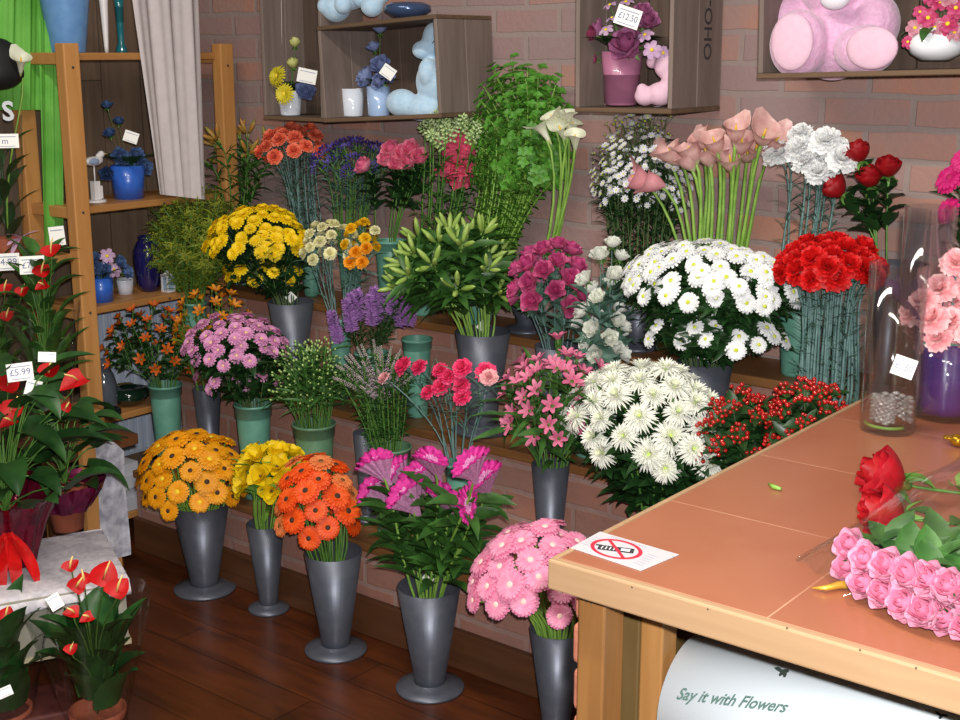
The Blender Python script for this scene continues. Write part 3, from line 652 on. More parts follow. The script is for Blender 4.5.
bunch('liatris', 'liatris', 'fluffy purple liatris spike above the heather', 'liatris spikes', c, [(at(px, py, 1, Y2 - .1 + .02 * (i % 3)), V(((px - 372) * .006, -.1, 1)).normalized()) for i, (px, py) in enumerate(((331, 312), (350, 294), (357, 290), (346, 300), (374, 288), (380, 292), (369, 296), (392, 286), (398, 290), (408, 288), (412, 294), (403, 296)))], liat, 'flower_spike', nleaf=40, leaf=(.035, .006), lm=LEAFD, sm=STEMD, lrange=(.1, .88), scale=(1, 1.15), stiff=1)
gp(417, 338, 30, Y2, ZB, 'empty looking green bucket between the liatris and the lilies')
c = sv(483, 331, 56, Y2, ZB, 'large silver vase of green lily buds in the centre of the middle step', True)
bunch('lily', 'lily', 'green budded lily stem with long leaves in the central silver vase', 'green lilies', c, dome((386, 516, 216, 300), Y2 - .02, 22, .03, 88, fill=.35), li_g, 'bud_cluster', nleaf=30, leaf=(.11, .03), lm=LEAF, lrange=(.35, .98), sm=STEML, sr=.0032, scale=(.9, 1.1))
c = sv(560, 345, 50, Y2, ZB, 'silver vase behind the pink alstroemeria, holding pink lisianthus')
bunch('lisianthus', 'lisianthus', 'rose pink lisianthus stem right of the green lilies', 'pink lisianthus', c, dome((508, 592, 238, 310), Y2 - .02, 27, .021, 95), l_pnk, per=3, scale=(1.0, 1.25), nleaf=14, leaf=(.06, .024), lm=LEAFG, lrange=(.1, .95), sm=STEMG)
c = gp(592, 378, 46, Y2, ZB, 'green bucket of white lisianthus on the middle step')
bunch('lisianthus', 'lisianthus', 'white lisianthus stem left of the white daisies', 'white lisianthus', c, dome((572, 636, 240, 372), Y2 - .02, 26, .019, 100, fill=.5), l_wht, per=3, scale=(1.0, 1.2), nleaf=18, leaf=(.06, .026), lm=LEAFG, lrange=(.1, .95), sm=STEMG)
c = sv(705, 361, 56, Y2, ZB, 'silver vase of white daisies on the middle step', True)
bunch('chrysanthemum_spray', 'chrysanthemum', 'white daisy spray chrysanthemum with yellow green eyes', 'white daisy chrysanthemums', c, dome((618, 800, 236, 304), Y2 - .02, 120, .0235, 88, ry=.16) + dome((640, 792, 296, 350), Y2 - .03, 34, .0235, 88, ry=.13, fill=.3), d_wht, per=5, nleaf=80, leaf=(.055, .018), lrange=(.05, .95), lm=LEAFD, sm=STEMD)
c = (at(826, 420, 1, Y2).x, Y2, ZB, .17, .05); green_pot(*c, 'green bucket holding the red carnations')
bunch('carnation', 'carnation', 'scarlet carnation on a long grey green stem', 'scarlet carnations', c, dome((772, 888, 234, 286), Y2 - .04, 38, .03, 72), k_red, nleaf=13, leaf=(.05, .0045), lm=LEAFG, sm=STEMG, sr=.0032, lsh='strap', rimfill=1.0, lrange=(.05, .95))

# ================================================================== TOP STEP
Y3 = 2.93
c = (at(240, 250, 1, Y3).x, Y3, ZC, .16, .035); green_pot(*c, 'green bucket of orange budded lilies at the left end of the top step')
bunch('lily', 'lily', 'lily stem with orange tinged buds beside the white curtain', 'orange budded lilies', c, dome((198, 280, 126, 178), Y3, 10, .03, 95), li_o, 'bud_cluster', nleaf=18, leaf=(.08, .014), lm=LEAF, sm=STEM, lrange=(.1, .95))
c = (at(310, 235, 1, Y3).x, Y3, ZC, .15, .035); green_pot(*c, 'green bucket of coral carnations on the top step')
bunch('carnation', 'carnation', 'coral carnation below the left wooden crate', 'coral carnations', c, dome((256, 330, 122, 164), Y3, 26, .022, 80), k_cor, nleaf=15, leaf=(.06, .005), lm=LEAFG, sm=STEMG, lsh='strap', lrange=(.1, .95))
c = (at(350, 240, 1, Y3).x, Y3, ZC, .16, .04); green_pot(*c, 'green bucket of violet statice on the top step')
bunch('statice', 'statice', 'violet statice stem between the coral carnations and pink roses', 'violet statice', c, dome((308, 398, 132, 174), Y3, 32, .02, 80), statice, 'bloom_cluster', nleaf=12, leaf=(.06, .006), lm=LEAFG, sm=STEM, lsh='strap')
c = gp(390, 240, 32, Y3, ZC, 'slim green bucket of pink roses on the top step')
bunch('rose', 'rose', 'pink rose right of the violet statice', 'pink roses on the top step', c, [(at(a, b_, 1, Y3 - .05), V(((a - 390) * .01, -.75, .6)).normalized()) for a, b_ in ((365, 167), (392, 150), (388, 160), (404, 155), (399, 164), (411, 150), (409, 163), (420, 158))], r_pnk, nleaf=13, leaf=(.055, .036), lm=LEAFD, sm=STEM, scale=(.95, 1.1))
c = gp(424, 276, 40, Y3, ZC, 'green bucket of pink snapdragons on the top step')
bunch('snapdragon', 'snapdragon', 'pink snapdragon spike with green tip', 'pink snapdragons', c, dome((410, 494, 103, 134), Y3 - .02, 17, .008, 70), snap, 'flower_spike', nleaf=22, leaf=(.05, .01), lm=LEAF, sm=STEM, lrange=(.05, .7), stiff=1)
c = gp(478, 280, 40, Y3, ZC, 'green bucket of tall leafy greenery on the top step')
bunch('leafy_branch', 'greenery', 'tall leafy green branch standing against the brick wall', 'leafy branches', c, dome((464, 572, 54, 190), Y3 + .02, 60, .01, 112, ry=.07), green, 'leafy_tip', nleaf=34, leaf=(.028, .014), lm=LEAFL, sm=STEML, lrange=(.1, .95), scale=(.8, 1.05), lsh='round')
c = sv(527, 298, 42, Y3, ZC, 'silver vase of white callas on the top step')
bunch('calla_lily', 'calla lily', 'white calla lily in front of the tall greenery', 'white calla lilies', c, [(at(a, b_, 1, Y3 - .07 + .02 * (i % 3)), V(d).normalized()) for i, (a, b_, d) in enumerate(((541, 128, (-.6, -.3, 1)), (552, 118, (-.2, -.5, 1)), (567, 117, (.1, -.4, 1)), (575, 137, (.3, -.5, 1)), (560, 128, (0, -.7, 1)), (572, 124, (.4, 0, 1))))], c_wht, nleaf=0, sm=STEML, sr=.0045, subname='spadix', scale=(1, 1.15))
c = sv(638, 302, 40, Y3, ZC, 'silver vase of white asters on the top step')
bunch('aster', 'aster', 'dark stemmed spray of tiny white asters', 'white asters', c, dome((586, 692, 106, 205), Y3, 90, .014, 92, ry=.10, fill=.35), aster, 'bloom_cluster', per=2, nleaf=30, leaf=(.045, .008), lm=LEAFD, sm=STEMD, lrange=(.1, .95), scale=(1.1, 1.5))
c = (at(722, 290, 1, Y3).x, Y3, ZC, .13, .05); green_pot(*c, 'green bucket of pink callas hidden behind the white daisies')
hp = [(660, 150), (672, 152), (686, 158), (697, 146), (706, 152), (714, 140), (722, 150), (730, 158), (736, 128), (748, 150), (742, 140), (765, 132), (778, 138), (700, 138), (690, 150), (757, 145)]
bunch('calla_lily', 'calla lily', 'pink flushed calla lily with a green throat', 'pink calla lilies', c, [(at(a, b_, 1, Y3 - .05 - .03 * (i % 3)), V(((a - 722) * .014, -.35 - .25 * (i % 2), .9)).normalized()) for i, (a, b_) in enumerate(hp)], c_pnk, nleaf=0, sm=STEML, sr=.0052, subname='spadix', rimfill=.9, scale=(.85, 1.05))
bunch('calla_lily', 'calla lily', 'soft pink calla lily leaning left over the white asters', 'leaning pink calla lilies', c, [(at(650, 182, 1, Y3 - .1), V((-.9, -.5, .25)).normalized()), (at(636, 178, 1, Y3 - .09), V((-.8, -.6, .5)).normalized())], c_rose, nleaf=0, sm=STEML, sr=.0045, subname='spadix')
c = gp(800, 300, 44, Y3, ZC, 'green bucket of white carnations on the top step')
bunch('carnation', 'carnation', 'white carnation beneath the pink teddy shelf', 'white carnations', c, [(at(a, b_, 1, Y3 - .04 - .02 * (i % 2)), V(((a - 808) * .012, -.7, .7)).normalized()) for i, (a, b_) in enumerate(((783, 153), (799, 148), (815, 160), (826, 140), (838, 150), (818, 172), (775, 152), (805, 160), (826, 165), (842, 158), (800, 135)))], k_wht, nleaf=22, leaf=(.05, .0045), lm=LEAFG, sm=STEMG, sr=.003, lsh='strap', lrange=(.05, .95), scale=(.72, .9))
c = sv(893, 262, 40, Y3 - .03, ZC, 'silver vase of dark red roses on the top step')
bunch('rose', 'rose', 'long stemmed dark red rose against the brick wall', 'long stemmed red roses', c, [(at(a, b_, 1, Y3 - .05), V(d).normalized()) for a, b_, d in ((859, 155, (-.2, -.3, 1)), (838, 190, (-.7, -.4, .7)), (870, 180, (-.1, -.5, 1)), (888, 170, (.1, -.4, 1)))], r_red, nleaf=12, leaf=(.055, .038), lm=LEAFD, sm=STEM, scale=(1.15, 1.3), lrange=(.3, .85))
c = (at(975, 300, 1, Y3).x, Y3, ZC, .2, .045); silver_vase(*c, 'silver vase of magenta gerberas at the right edge of the top step')
bunch('gerbera', 'gerbera', 'magenta gerbera beside the red roses at the right edge', 'magenta gerberas', c, [(at(a, b_, 1, Y3 - .05), V(d).normalized()) for a, b_, d in ((950, 178, (-.4, -.8, .6)), (948, 210, (-.5, -.8, .4)), (965, 160, (0, -.8, .5)), (985, 170, (.2, -.7, .6)), (975, 195, (0, -.9, .4)), (990, 215, (.4, -.9, .4)))], g_mag, nleaf=6, leaf=(.07, .02), lm=LEAFD, sm=STEMD)

# ================================================================== CRATES ON THE WALL
def crate(px0, px1, z0, z1, Y, label, roll=0, top=True, stencil=False, left=True):
    P0 = at(px0, 80, 1, Y); P1 = at(px1, 80, 1, Y); w_ = P1.x - P0.x; D = YW - Y - .002; h = z1 - z0; t = .012
    root = empty('wooden_crate', ((P0.x), Y, z0), label, 'crate'); root.rotation_euler = (0, -R_(roll), 0)
    def bd(name, c, d, m): b = MB(); b.box(c, d); return bevel(b.build(name, m, root), .002, 1)
    bd('bottom_board', (w_ / 2, D / 2, t / 2), (w_, D, t), crate_m)
    if top: bd('top_board', (w_ / 2, D / 2, h - t / 2), (w_, D, t), crate_m)
    for k, x in enumerate((t / 2, w_ - t / 2)):
        for q in range(2): bd('side_board', (x, D * (q * .5 + .25), h / 2), (t, D * .485, h - 2 * t), crate_s)
    n = 4
    for q in range(n): bd('back_board', (w_ * (q + .5) / n, D - t / 2, h / 2), (w_ / n - .003, t, h - 2 * t), crate_v)
    if stencil:
        me = textmesh('OHO-3E', .055, ink, bold=.0004); M = Matrix.Translation(V((w_ + .0008, D * .66, h * .42))) @ Matrix(((0, 0, 1), (0, -1, 0), (1, 0, 0))).to_4x4()
        M = Matrix.Translation(V((w_ + .0008, D * .7, h * .45))) @ Matrix.Rotation(pi / 2, 4, 'Z') @ Matrix.Rotation(pi / 2, 4, 'X') @ Matrix.Rotation(pi / 2, 4, 'Z')
        child('stencilled_lettering', me, root, M)
    return root
KY = 2.80
crate(262, 322, 1.385, 1.95, 2.86, 'left wooden crate on the wall, holding the yellow flower mug')
crate(322, 441, 1.388, 1.668, KY, 'middle wooden crate on the wall, with a pale blue plush inside', 3.5)
crate(575, 672, 1.445, 1.95, KY, 'wooden crate with stencilled side, holding the pink vase', .6, stencil=True)
crate(757, 1010, 1.535, 1.95, KY, 'right wooden crate shelf with the large pink teddy', 1.8)

def card(px, py, Y, wpx, hpx, label, tilt=0, text='', X=None, name='price_card', cat='card'):
    P = at(px, py, 0, X) if X is not None else at(px, py, 1, Y); k = mpp(P); d = (CAM - P).normalized()
    w_, h_ = wpx * k, hpx * k; o = MB(); o.box((0, 0, 0), (w_, h_, .0015)); ob = o.build(name, white); ob.location = P
    z = d; x = V((0, 0, 1)).cross(z).normalized(); y = z.cross(x); M = Matrix((x, y, z)).transposed() @ Matrix.Rotation(R_(tilt), 3, 'Z'); ob.rotation_euler = M.to_euler()
    tag(ob, label, cat)
    if text:
        me = textmesh(text, h_ * .6, mat('card_ink', '#566090', .6)); tw = max(v.co.x for v in me.vertices) - min(v.co.x for v in me.vertices); ks = min(1, w_ * .78 / tw); me.transform(Matrix.Diagonal((ks, max(ks, .8), 1, 1))); c_ = child('card_lettering', me, ob, Matrix.Translation((0, -h_ * .02, .0012)))
    b = MB(); b.box((0, h_ * .3, .001), (w_ * .8, h_ * .05, .0006)); b.box((0, -h_ * .38, .001), (w_ * .7, h_ * .04, .0006)); b.build('card_print', mat('print_grey', '#8890a8', .6), ob)
    return ob
def tubeline(name, pts, r, m, label=None, cat=None, parent=None, n=8):
    b = MB(); b.tube(pts, r, n); o = b.build(name, m, parent, True)
    if label: tag(o, label, cat)
    return o
def small_arr(name, label, cat, px, py, Y, wpx, hpx, m, taper=.85, flowers=(), leaves=8, lm=LEAFD, zb=None):
    """a small pot or mug with its arrangement; flowers: (px, py, dy, proto, scale, dir)"""
    P = at(px, py, 1, Y); k = mpp(P); r = wpx * k / 2; h = hpx * k
    if zb is not None: P.z = zb
    root = empty(name, P, label, cat)
    b = MB(); b.lathe([(0, 0), (r * taper * .96, 0), (r * taper, .003), (r, h), (r * .94, h), (r * .8, .006), (0, .006)], 28); b.build('pot', m, root, True)
    S = MB(); F = MB()
    for fx, fy, dy, pro, sc, d in flowers:
        Q = at(fx, fy, 1, Y + dy) - P; d = V(d).normalized(); q0 = V((0, 0, h * .5))
        S.tube(bez(q0, q0 + V((0, 0, h * .6)), Q - d * .02, Q - d * .006 * sc, 5), .0012, 4)
        o = child('bloom', random.choice(pro[0]), root, zframe(Q, d, random.uniform(0, 6)) @ Matrix.Scale(sc, 4))
        if pro[1]: child('bloom_centre', pro[1], o)
    for k_ in range(leaves):
        a = k_ * 2.4; F.blade(frame((cos(a) * r * .4, sin(a) * r * .4, h), (cos(a), sin(a), .7)), r * random.uniform(1.2, 2.2), r * .8, sh='leaf', el=.3, curl=.9, nl=4)
    if S.v: S.build('stem', STEM, root, True)
    if F.v: F.build('foliage', lm, root, True)
    return root
glaze_w = mat('white_glaze', '#d6dce8', .15, coat=.5); glaze_b = mat('blue_glaze', '#a6bfe2', .2, '#9cb6dc', coat=.5); glaze_p = mat('pink_glaze', '#b0708e', .35, '#a46684', coat=.3)
blue_p = petal('dusty_blue', '#94a2cc', '#7e8cbc'); mauve = petal('mauve_rose', '#b0608c', '#98507a'); palem = petal('pale_lilac', '#d8b8d4', '#c8a0c8')
m_yel = daisy(petal('soft_yellow', '#e4d83c', '#d8c82c'), eye_yel, .026, 20, 3, .22)
r_lem = rose(petal('pale_lemon', '#d8d890', '#c8c878'), .014, None, -.1); r_blu = rose(blue_p, .02); r_mau = rose(mauve, .036, petal('mauve_outer', '#c07aa4', '#b06c98'), .4); d_lil = daisy(palem, eye_yel, .02, 6, 1, .7)
r_deep = rose(petal('deep_mauve', '#983a5c', '#a04868'), .026)
fr = (0, -.6, .6)
small_arr('flower_mug', 'white mug with yellow artificial flowers in the left crate', 'flower arrangement', 291, 125, 2.92, 25, 24, glaze_w, .8, [(277, 76, -.05, m_yel, 1.35, (-.1, -.9, .3)), (284, 94, -.06, m_yel, 1.3, (.2, -.95, .2)), (295, 44, 0, r_lem, 1.5, (0, 0, 1)), (293, 65, -.01, r_lem, 1.6, (0, -.2, 1)), (306, 92, 0, r_blu, 1.5, (.5, -.6, .3)), (267, 92, 0, r_blu, .5, (-.5, -.6, .3))], 9, zb=1.398)
small_arr('flower_mug', 'pale blue mug with dusty blue artificial flowers in the middle crate', 'flower arrangement', 379, 121, 2.92, 24, 29, glaze_b, .9, [(380, 30, 0, r_blu, 1.0, (.2, -.3, 1)), (374, 48, 0, r_blu, 1.0, (-.2, -.3, 1)), (368, 78, 0, r_blu, 1.6, (-.4, -.7, .3)), (381, 66, 0, r_blu, 1.5, (.3, -.7, .5)), (380, 82, -.02, r_blu, 1.2, (0, -.9, .3)), (389, 78, 0, r_blu, .9, (.5, -.6, .3))], 6, zb=1.407)
small_arr('ceramic_mug', 'empty white ridged mug left of the pale blue flower mug', 'mug', 353, 121, 2.91, 23, 27, glaze_w, .9, leaves=0, zb=1.404)
card(307, 76, 2.87, 19, 14, 'small price card stuck beside the yellow artificial flowers', -12)
card(388, 72, 2.87, 14, 12, 'small tilted price card on the dusty blue artificial flowers', -35)
card(628, 17, 2.80, 25, 19, 'cream price card on the pink vase arrangement', -18, '£12.50')
tubeline('hanging_string', [at(282, 60, 1, 2.94), at(281, -40, 1, 2.94)], .0012, mat('string', '#b8b4ac', .8), 'pale string hanging down inside the left crate', 'string')
small_arr('flower_vase', 'pink embossed vase with mauve roses in the stencilled crate', 'flower arrangement', 621, 106, 2.90, 42, 52, glaze_p, .72,
  [(628, 46, -.05, r_mau, 1.15, (0, -.8, .45)), (597, 32, -.02, r_mau, .8, (-.5, -.6, .4)), (648, 22, 0, r_mau, .75, (.4, -.5, .5)), (643, 12, 0, r_mau, .6, (.3, -.5, .7)), (594, 60, -.02, r_deep, .6, (-.5, -.7, .2)), (592, 34, -.05, r_deep, .75, (-.3, -.9, .2)),
   (606, 30, -.06, d_lil, 1, fr), (583, 52, -.04, d_lil, 1.1, (-.4, -.8, .3)), (645, 35, -.05, d_lil, 1.1, fr), (652, 50, -.05, d_lil, 1.2, (.3, -.8, .2)), (663, 53, -.02, d_lil, 1, (.5, -.6, .2)), (610, 5, -.02, d_lil, 1, (-.2, -.4, .9)), (626, 2, -.02, d_lil, 1, (0, -.4, .9)), (612, 18, -.02, d_lil, .9, (-.2, -.4, .9))], 16, zb=1.462)
def plush(mats, ells, label, cat, name='plush_toy', vox=.005, loc=(0, 0, 0)):
    me = blobmesh(name, [(V(e[0]) - V(loc),) + tuple(e[1:]) for e in ells], mats, vox); o = child(name, me, None); o.location = loc; tag(o, label, cat); return o
fur_p = mat('pink_fur', '#d2a0c0', .95, '#dcb0cc', 90, bump=.8, sheen=.5); pad_p = mat('pink_pad', '#d8b2c4', .9, '#deb8ca', 60, bump=.3); fur_b = mat('blue_fur', '#a8c8e0', .95, '#b8d2e6', 70, bump=.5, sheen=.4); fur_w = mat('white_fur', '#e0dce4', .95, bump=.5)
def E_(px, py, Y, rx, rz, ry=None, k=None):
    P = at(px, py, 1, Y); k = mpp(P); return (P, (rx * k, (ry or min(rx, rz)) * k, rz * k))
rotx = lambda a: (Matrix.Rotation(R_(a), 3, 'Y'),)
bear = plush([fur_p], [E_(834, 42, 2.92, 38, 38, 30), E_(790, 26, 2.93, 24, 30) , E_(876, 24, 2.93, 24, 30), E_(835, -16, 2.92, 36, 32, 28), E_(798, 44, 2.84, 30, 34, 20), E_(865, 50, 2.85, 32, 25, 22), E_(800, -38, 2.93, 14, 14, 8), E_(872, -38, 2.93, 14, 14, 8)], 'large pink plush teddy bear sitting in the right crate shelf', 'teddy bear', 'teddy_bear', .006, at(834, 74, 1, 2.92))
b0 = bear.location
for (px, py, Y, rx, rz) in ((792, 42, 2.797, 23, 28), (872, 48, 2.80, 27, 21)):
    b = MB(); P = at(px, py, 1, Y) - b0; k = mpp(P + b0); b.ell(P, (rx * k, .012, rz * k), n=20, k=12); b.build('foot_pad', pad_p, bear, True)
b = MB(); P = at(835, -2, 1, 2.83) - b0; b.ell(P, (.035, .02, .026), n=16, k=10); b.build('muzzle', fur_w, bear, True)
bb = plush([fur_b], [E_(433, 40, 2.95, 11, 17), E_(422, 50, 2.93, 11, 9), E_(436, 82, 2.95, 22, 24, 18), E_(402, 103, 2.91, 18, 14, 14), E_(422, 108, 2.93, 26, 13, 16), E_(428, 72, 2.91, 10, 14), E_(438, 28, 2.95, 7, 12)], 'pale blue plush toy sitting at the right end of the middle crate', 'plush toy', loc=at(425, 121, 1, 2.93))
b = MB(); P = at(434, 41, 1, 2.895) - bb.location; b.tube([P + V((-.006, 0, -.006)), P, P + V((.01, 0, -.003))], .0012, 6); b.build('stitched_eye', ink, bb, True)
z_ = at(380, 18, 1, 2.9).z
b2 = plush([fur_b], [E_(336, 8, 2.9, 15, 14), E_(350, -6, 2.92, 18, 16), E_(343, 4, 2.85, 9, 10), E_(326, 6, 2.88, 9, 9)], 'pale blue plush toy lying on top of the middle crate, left side', 'plush toy', loc=at(340, 24, 1, 2.9))
b3 = plush([fur_b], [E_(372, 6, 2.9, 12, 11), E_(362, -4, 2.92, 12, 12), E_(380, -6, 2.92, 12, 10)], 'small light blue plush toy on top of the middle crate, centre', 'plush toy', loc=at(370, 18, 1, 2.9))
o = child('blue_bowl', (lambda b: (b.lathe([(0, 0), (.04, .002), (.068, .02), (.066, .036), (.045, .045), (.043, .044), (.06, .034), (.06, .02), (0, .008)], 32), b.mesh('blue_bowl', mat('lustre_blue', '#46587c', .18, metal=.4), True))[1])(MB()), None); P = at(408, 17, 1, 2.9); P.z -= .004; o.location = P; tag(o, 'shiny dark blue bowl on top of the middle crate, right side', 'bowl')
pm_ = plush([fur_p], [E_(666, 66, 2.9, 12, 13), E_(672, 80, 2.9, 10, 15), E_(660, 94, 2.89, 14, 12), E_(645, 96, 2.88, 11, 10), E_(642, 90, 2.87, 6, 7), E_(652, 62, 2.9, 6, 7)], 'pink curved plush toy beside the pink vase in the stencilled crate', 'plush toy', loc=at(655, 106, 1, 2.9))
pm_.data.materials[0] = pad_p
P = at(935, 62, 1, 2.9); P.z += .004; rt_ = empty('flower_bowl', P, 'round white bowl of pink artificial orchids at the right end of the teddy shelf', 'flower arrangement')
b = MB(); k = mpp(P); b.lathe([(0, 0), (14 * k, 0), (24 * k, 6 * k), (29 * k, 14 * k), (26 * k, 22 * k), (21 * k, 27 * k), (22 * k, 31 * k), (20 * k, 31 * k), (19 * k, 27 * k), (24 * k, 14 * k), (0, 4 * k)], 32); b.build('bowl', mat('white_china', '#eef0f4', .12, coat=.6), rt_, True)
orch = petal('orchid_pink', '#c02c60', '#d85a8c'); orchp = petal('orchid_pale', '#dca4b4', '#c88090'); d_orc = daisy(orch, eye_yel, .022, 6, 2, .8); d_orp = daisy(orchp, eye_yel, .022, 6, 2, .8)
S = MB()
for px, py, pr_, sc in ((928, 18, d_orc, 1), (920, 12, d_orc, .7), (948, 24, d_orc, 1.1), (940, 2, d_orc, .9), (932, -4, d_orc, 1), (956, 8, d_orc, 1), (935, 28, d_orp, 1), (915, 28, d_orp, .9), (955, 32, d_orp, 1), (950, -2, d_orp, 1), (908, 42, d_orc, .7)):
    Q = at(px, py, 1, 2.86) - P; S.tube(bez(V((0, 0, 20 * k)), V((0, 0, 45 * k)), Q + V((0, .02, 0)), Q + V((0, .004, 0)), 5), .001, 4); o = child('bloom', random.choice(pr_[0]), rt_, zframe(Q, V((random.uniform(-.4, .4), -.9, .4)), random.uniform(0, 6)) @ Matrix.Scale(sc, 4)); child('bloom_centre', pr_[1], o)
S.build('stem', STEM, rt_, True)
F = MB()
for a, bq in ((-.3, .9), (1.2, .7), (2.6, .9), (-1.6, .6), (3.6, .7)): F.blade(frame((cos(a) * 16 * k, sin(a) * 16 * k, 31 * k), (cos(a), sin(a), .1)), .06, .03, sh='leaf', el=.2, curl=1.4)
F.build('foliage', LEAF, rt_, True)

# ================================================================== LEFT: SHELF UNIT
sx, sb, sy0, sy1 = -3.42, -3.67, 2.335, 2.93
u = empty('shelf_unit', (sx, sy0, 0), 'open pine shelf unit along the left wall holding blue ornaments', 'shelf')
def pb(name, c, d, m, bv=.004): b = MB(); b.box(V(c) - V((sx, sy0, 0)), d); return bevel(b.build(name, m, u), bv)
for X in (sx, sb):
    for Y in (sy0, sy1): pb('upright', (X, Y, .81), (.045, .055, 1.62), pine)
for z in (.10, .44, .80, 1.115, 1.575):
    for Y in (sy0, sy1): pb('rung', ((sx + sb) / 2, Y, z), (abs(sb - sx) - .045, .03, .035), pine, .003)
    pb('shelf_board', ((sx + sb) / 2, (sy0 + sy1) / 2, z + .006), (abs(sb - sx) - .01, sy1 - sy0 - .055, .022), pinex, .003)
pb('shelf_board', ((sx + sb) / 2, sy0 - .36, .985), (abs(sb - sx), .66, .022), pinex, .003)
b = MB()
for Y in (sy0, sy1, 2.64):
    for z in (.45, .81, 1.12, 1.55): b.ell(V((sx + .024, Y, z)) - V((sx, sy0, 0)), .004, n=6, k=4)
b.build('screw', ink, u, True)
def cloth(name, pts_top, pts_bot, n, amp, freq, m, label, rows=14, seed=0, gather=0):
    """a hanging sheet with vertical folds; pts_top/bot = (left, right) world points"""
    b = MB(); vs = []; fs = []; a0, a1 = map(V, pts_top); b0_, b1 = map(V, pts_bot); nrm = (a1 - a0).cross(V((0, 0, 1))).normalized()
    for i in range(rows + 1):
        t = i / rows
        for j in range(n + 1):
            q = j / n; p = a0.lerp(a1, q).lerp(b0_.lerp(b1, q), t)
            p = p + nrm * amp * (sin(freq * q * 6.28 + seed + t * .8) + .4 * sin(freq * 2.3 * q * 6.28 + t * 2)) * (.6 + .4 * t)
            vs.append(p)
            if i and j: k_ = (i - 1) * (n + 1) + j - 1; fs.append((k_, k_ + 1, k_ + n + 2, k_ + n + 1))
    b.add(vs, fs); o = b.build(name, m, None, True, loc=a0); tag(o, label, 'curtain'); return o
cw = mat('voile_white', '#e0d6d6', .8, '#d8cece', trans=.3); cg = mat('voile_green', '#5fae3a', .7, '#78c650', 6, trans=.3)
cloth('voile_curtain', (at(128, -30, 0, -3.36), at(198, -30, 0, -3.36)), (at(157, 194, 0, -3.36), at(208, 200, 0, -3.36)), 70, .014, 2.7, cw, 'off white voile curtain gathered at the right of the pine shelf unit')
cloth('fabric_drape', (at(-12, -30, 0, -3.60), at(48, -30, 0, -3.60)), (at(-14, 110, 0, -3.60), at(50, 110, 0, -3.60)), 60, .012, 3.4, cg, 'wide green fabric drape behind the top left of the shelf unit')
cloth('fabric_drape', (at(38, 20, 0, -3.55), at(60, 20, 0, -3.55)), (at(43, 246, 0, -3.55), at(62, 246, 0, -3.55)), 30, .008, 2.2, cg, 'narrow green fabric tail hanging between the two pine uprights')
# ornaments on the unit
def lathed(name, px, py, X, prof, m, label, cat, z=None, n=32, **k):
    P = at(px, py, 0, X); P = P if z is None else V((P.x, P.y, z)); b = MB(); b.lathe(prof, n, **k); o = b.build(name, m, None, True); o.location = P; tag(o, label, cat); return o
bluep = mat('blue_pot', '#2f62c0', .3, '#2a58b4', coat=.4); lblue = mat('light_blue_metal', '#6f9ed0', .35, '#6492c8', metal=.1)
z1_, z2_, z3_, z4_ = 1.592, 1.132, .817, .457
lathed('metal_bucket', 68, 50, -3.54, [(0, 0), (.052, 0), (.054, .003), (.078, .2), (.08, .21), (.074, .21), (.05, .01), (0, .01)], lblue, 'light blue metal bucket on top of the shelf unit', 'bucket', z1_)
lathed('bud_vase', 122, 55, -3.5, [(0, 0), (.018, 0), (.02, .004), (.01, .03), (.012, .12), (.018, .19), (.016, .19), (.008, .02), (0, .01)], mat('teal_glass', '#0e5f68', .12, coat=.6), 'slim teal bud vase on top of the shelf unit', 'vase', z1_)
o = lathed('candlestick', 107, 56, -3.5, [(0, 0), (.006, 0), (.007, .02), (.013, .15), (.016, .19), (.0, .19)], mat('white_paint', '#d8d4d4', .4), 'white tapering candlestick beside the teal bud vase', 'candlestick', z1_)
P = at(97, 211, 0, -3.52); P.z = z2_; g = empty('seagull_ornament', P, 'painted white seagull ornament on a post, second shelf of the unit', 'ornament')
wp = mat('white_paint', '#d8d4d4', .4)
b = MB(); b.lathe([(0, 0), (.032, 0), (.032, .006), (.008, .008), (0, .008)], 20); b.box((0, 0, .035), (.022, .022, .06)); b.box((.004, .012, .03), (.018, .012, .04)); b.build('base', wp, g)
b = MB(); b.tube([(0, 0, .06), (0, 0, .115)], .0025, 8); b.build('post', wp, g, True)
me = blobmesh('bird_body', [((0, 0, .128), (.018, .034, .015)), ((0, .022, .140), (.011, .013, .013)), ((0, -.03, .128), (.009, .016, .006)), ((0, .03, .148), (.011, .011, .011))], [wp], .0025); child('bird_body', me, g)
b = MB(); b.tube([(0, .038, .149), (0, .058, .146)], [.003, .0006], 6); b.build('beak', mat('beak', '#b89a60', .5), g, True)
b = MB(); b.ell((.015, -.008, .128), (.005, .02, .01), n=12, k=8); b.build('wing', mat('wing_grey_blue', '#8a9cb8', .5), g, True)
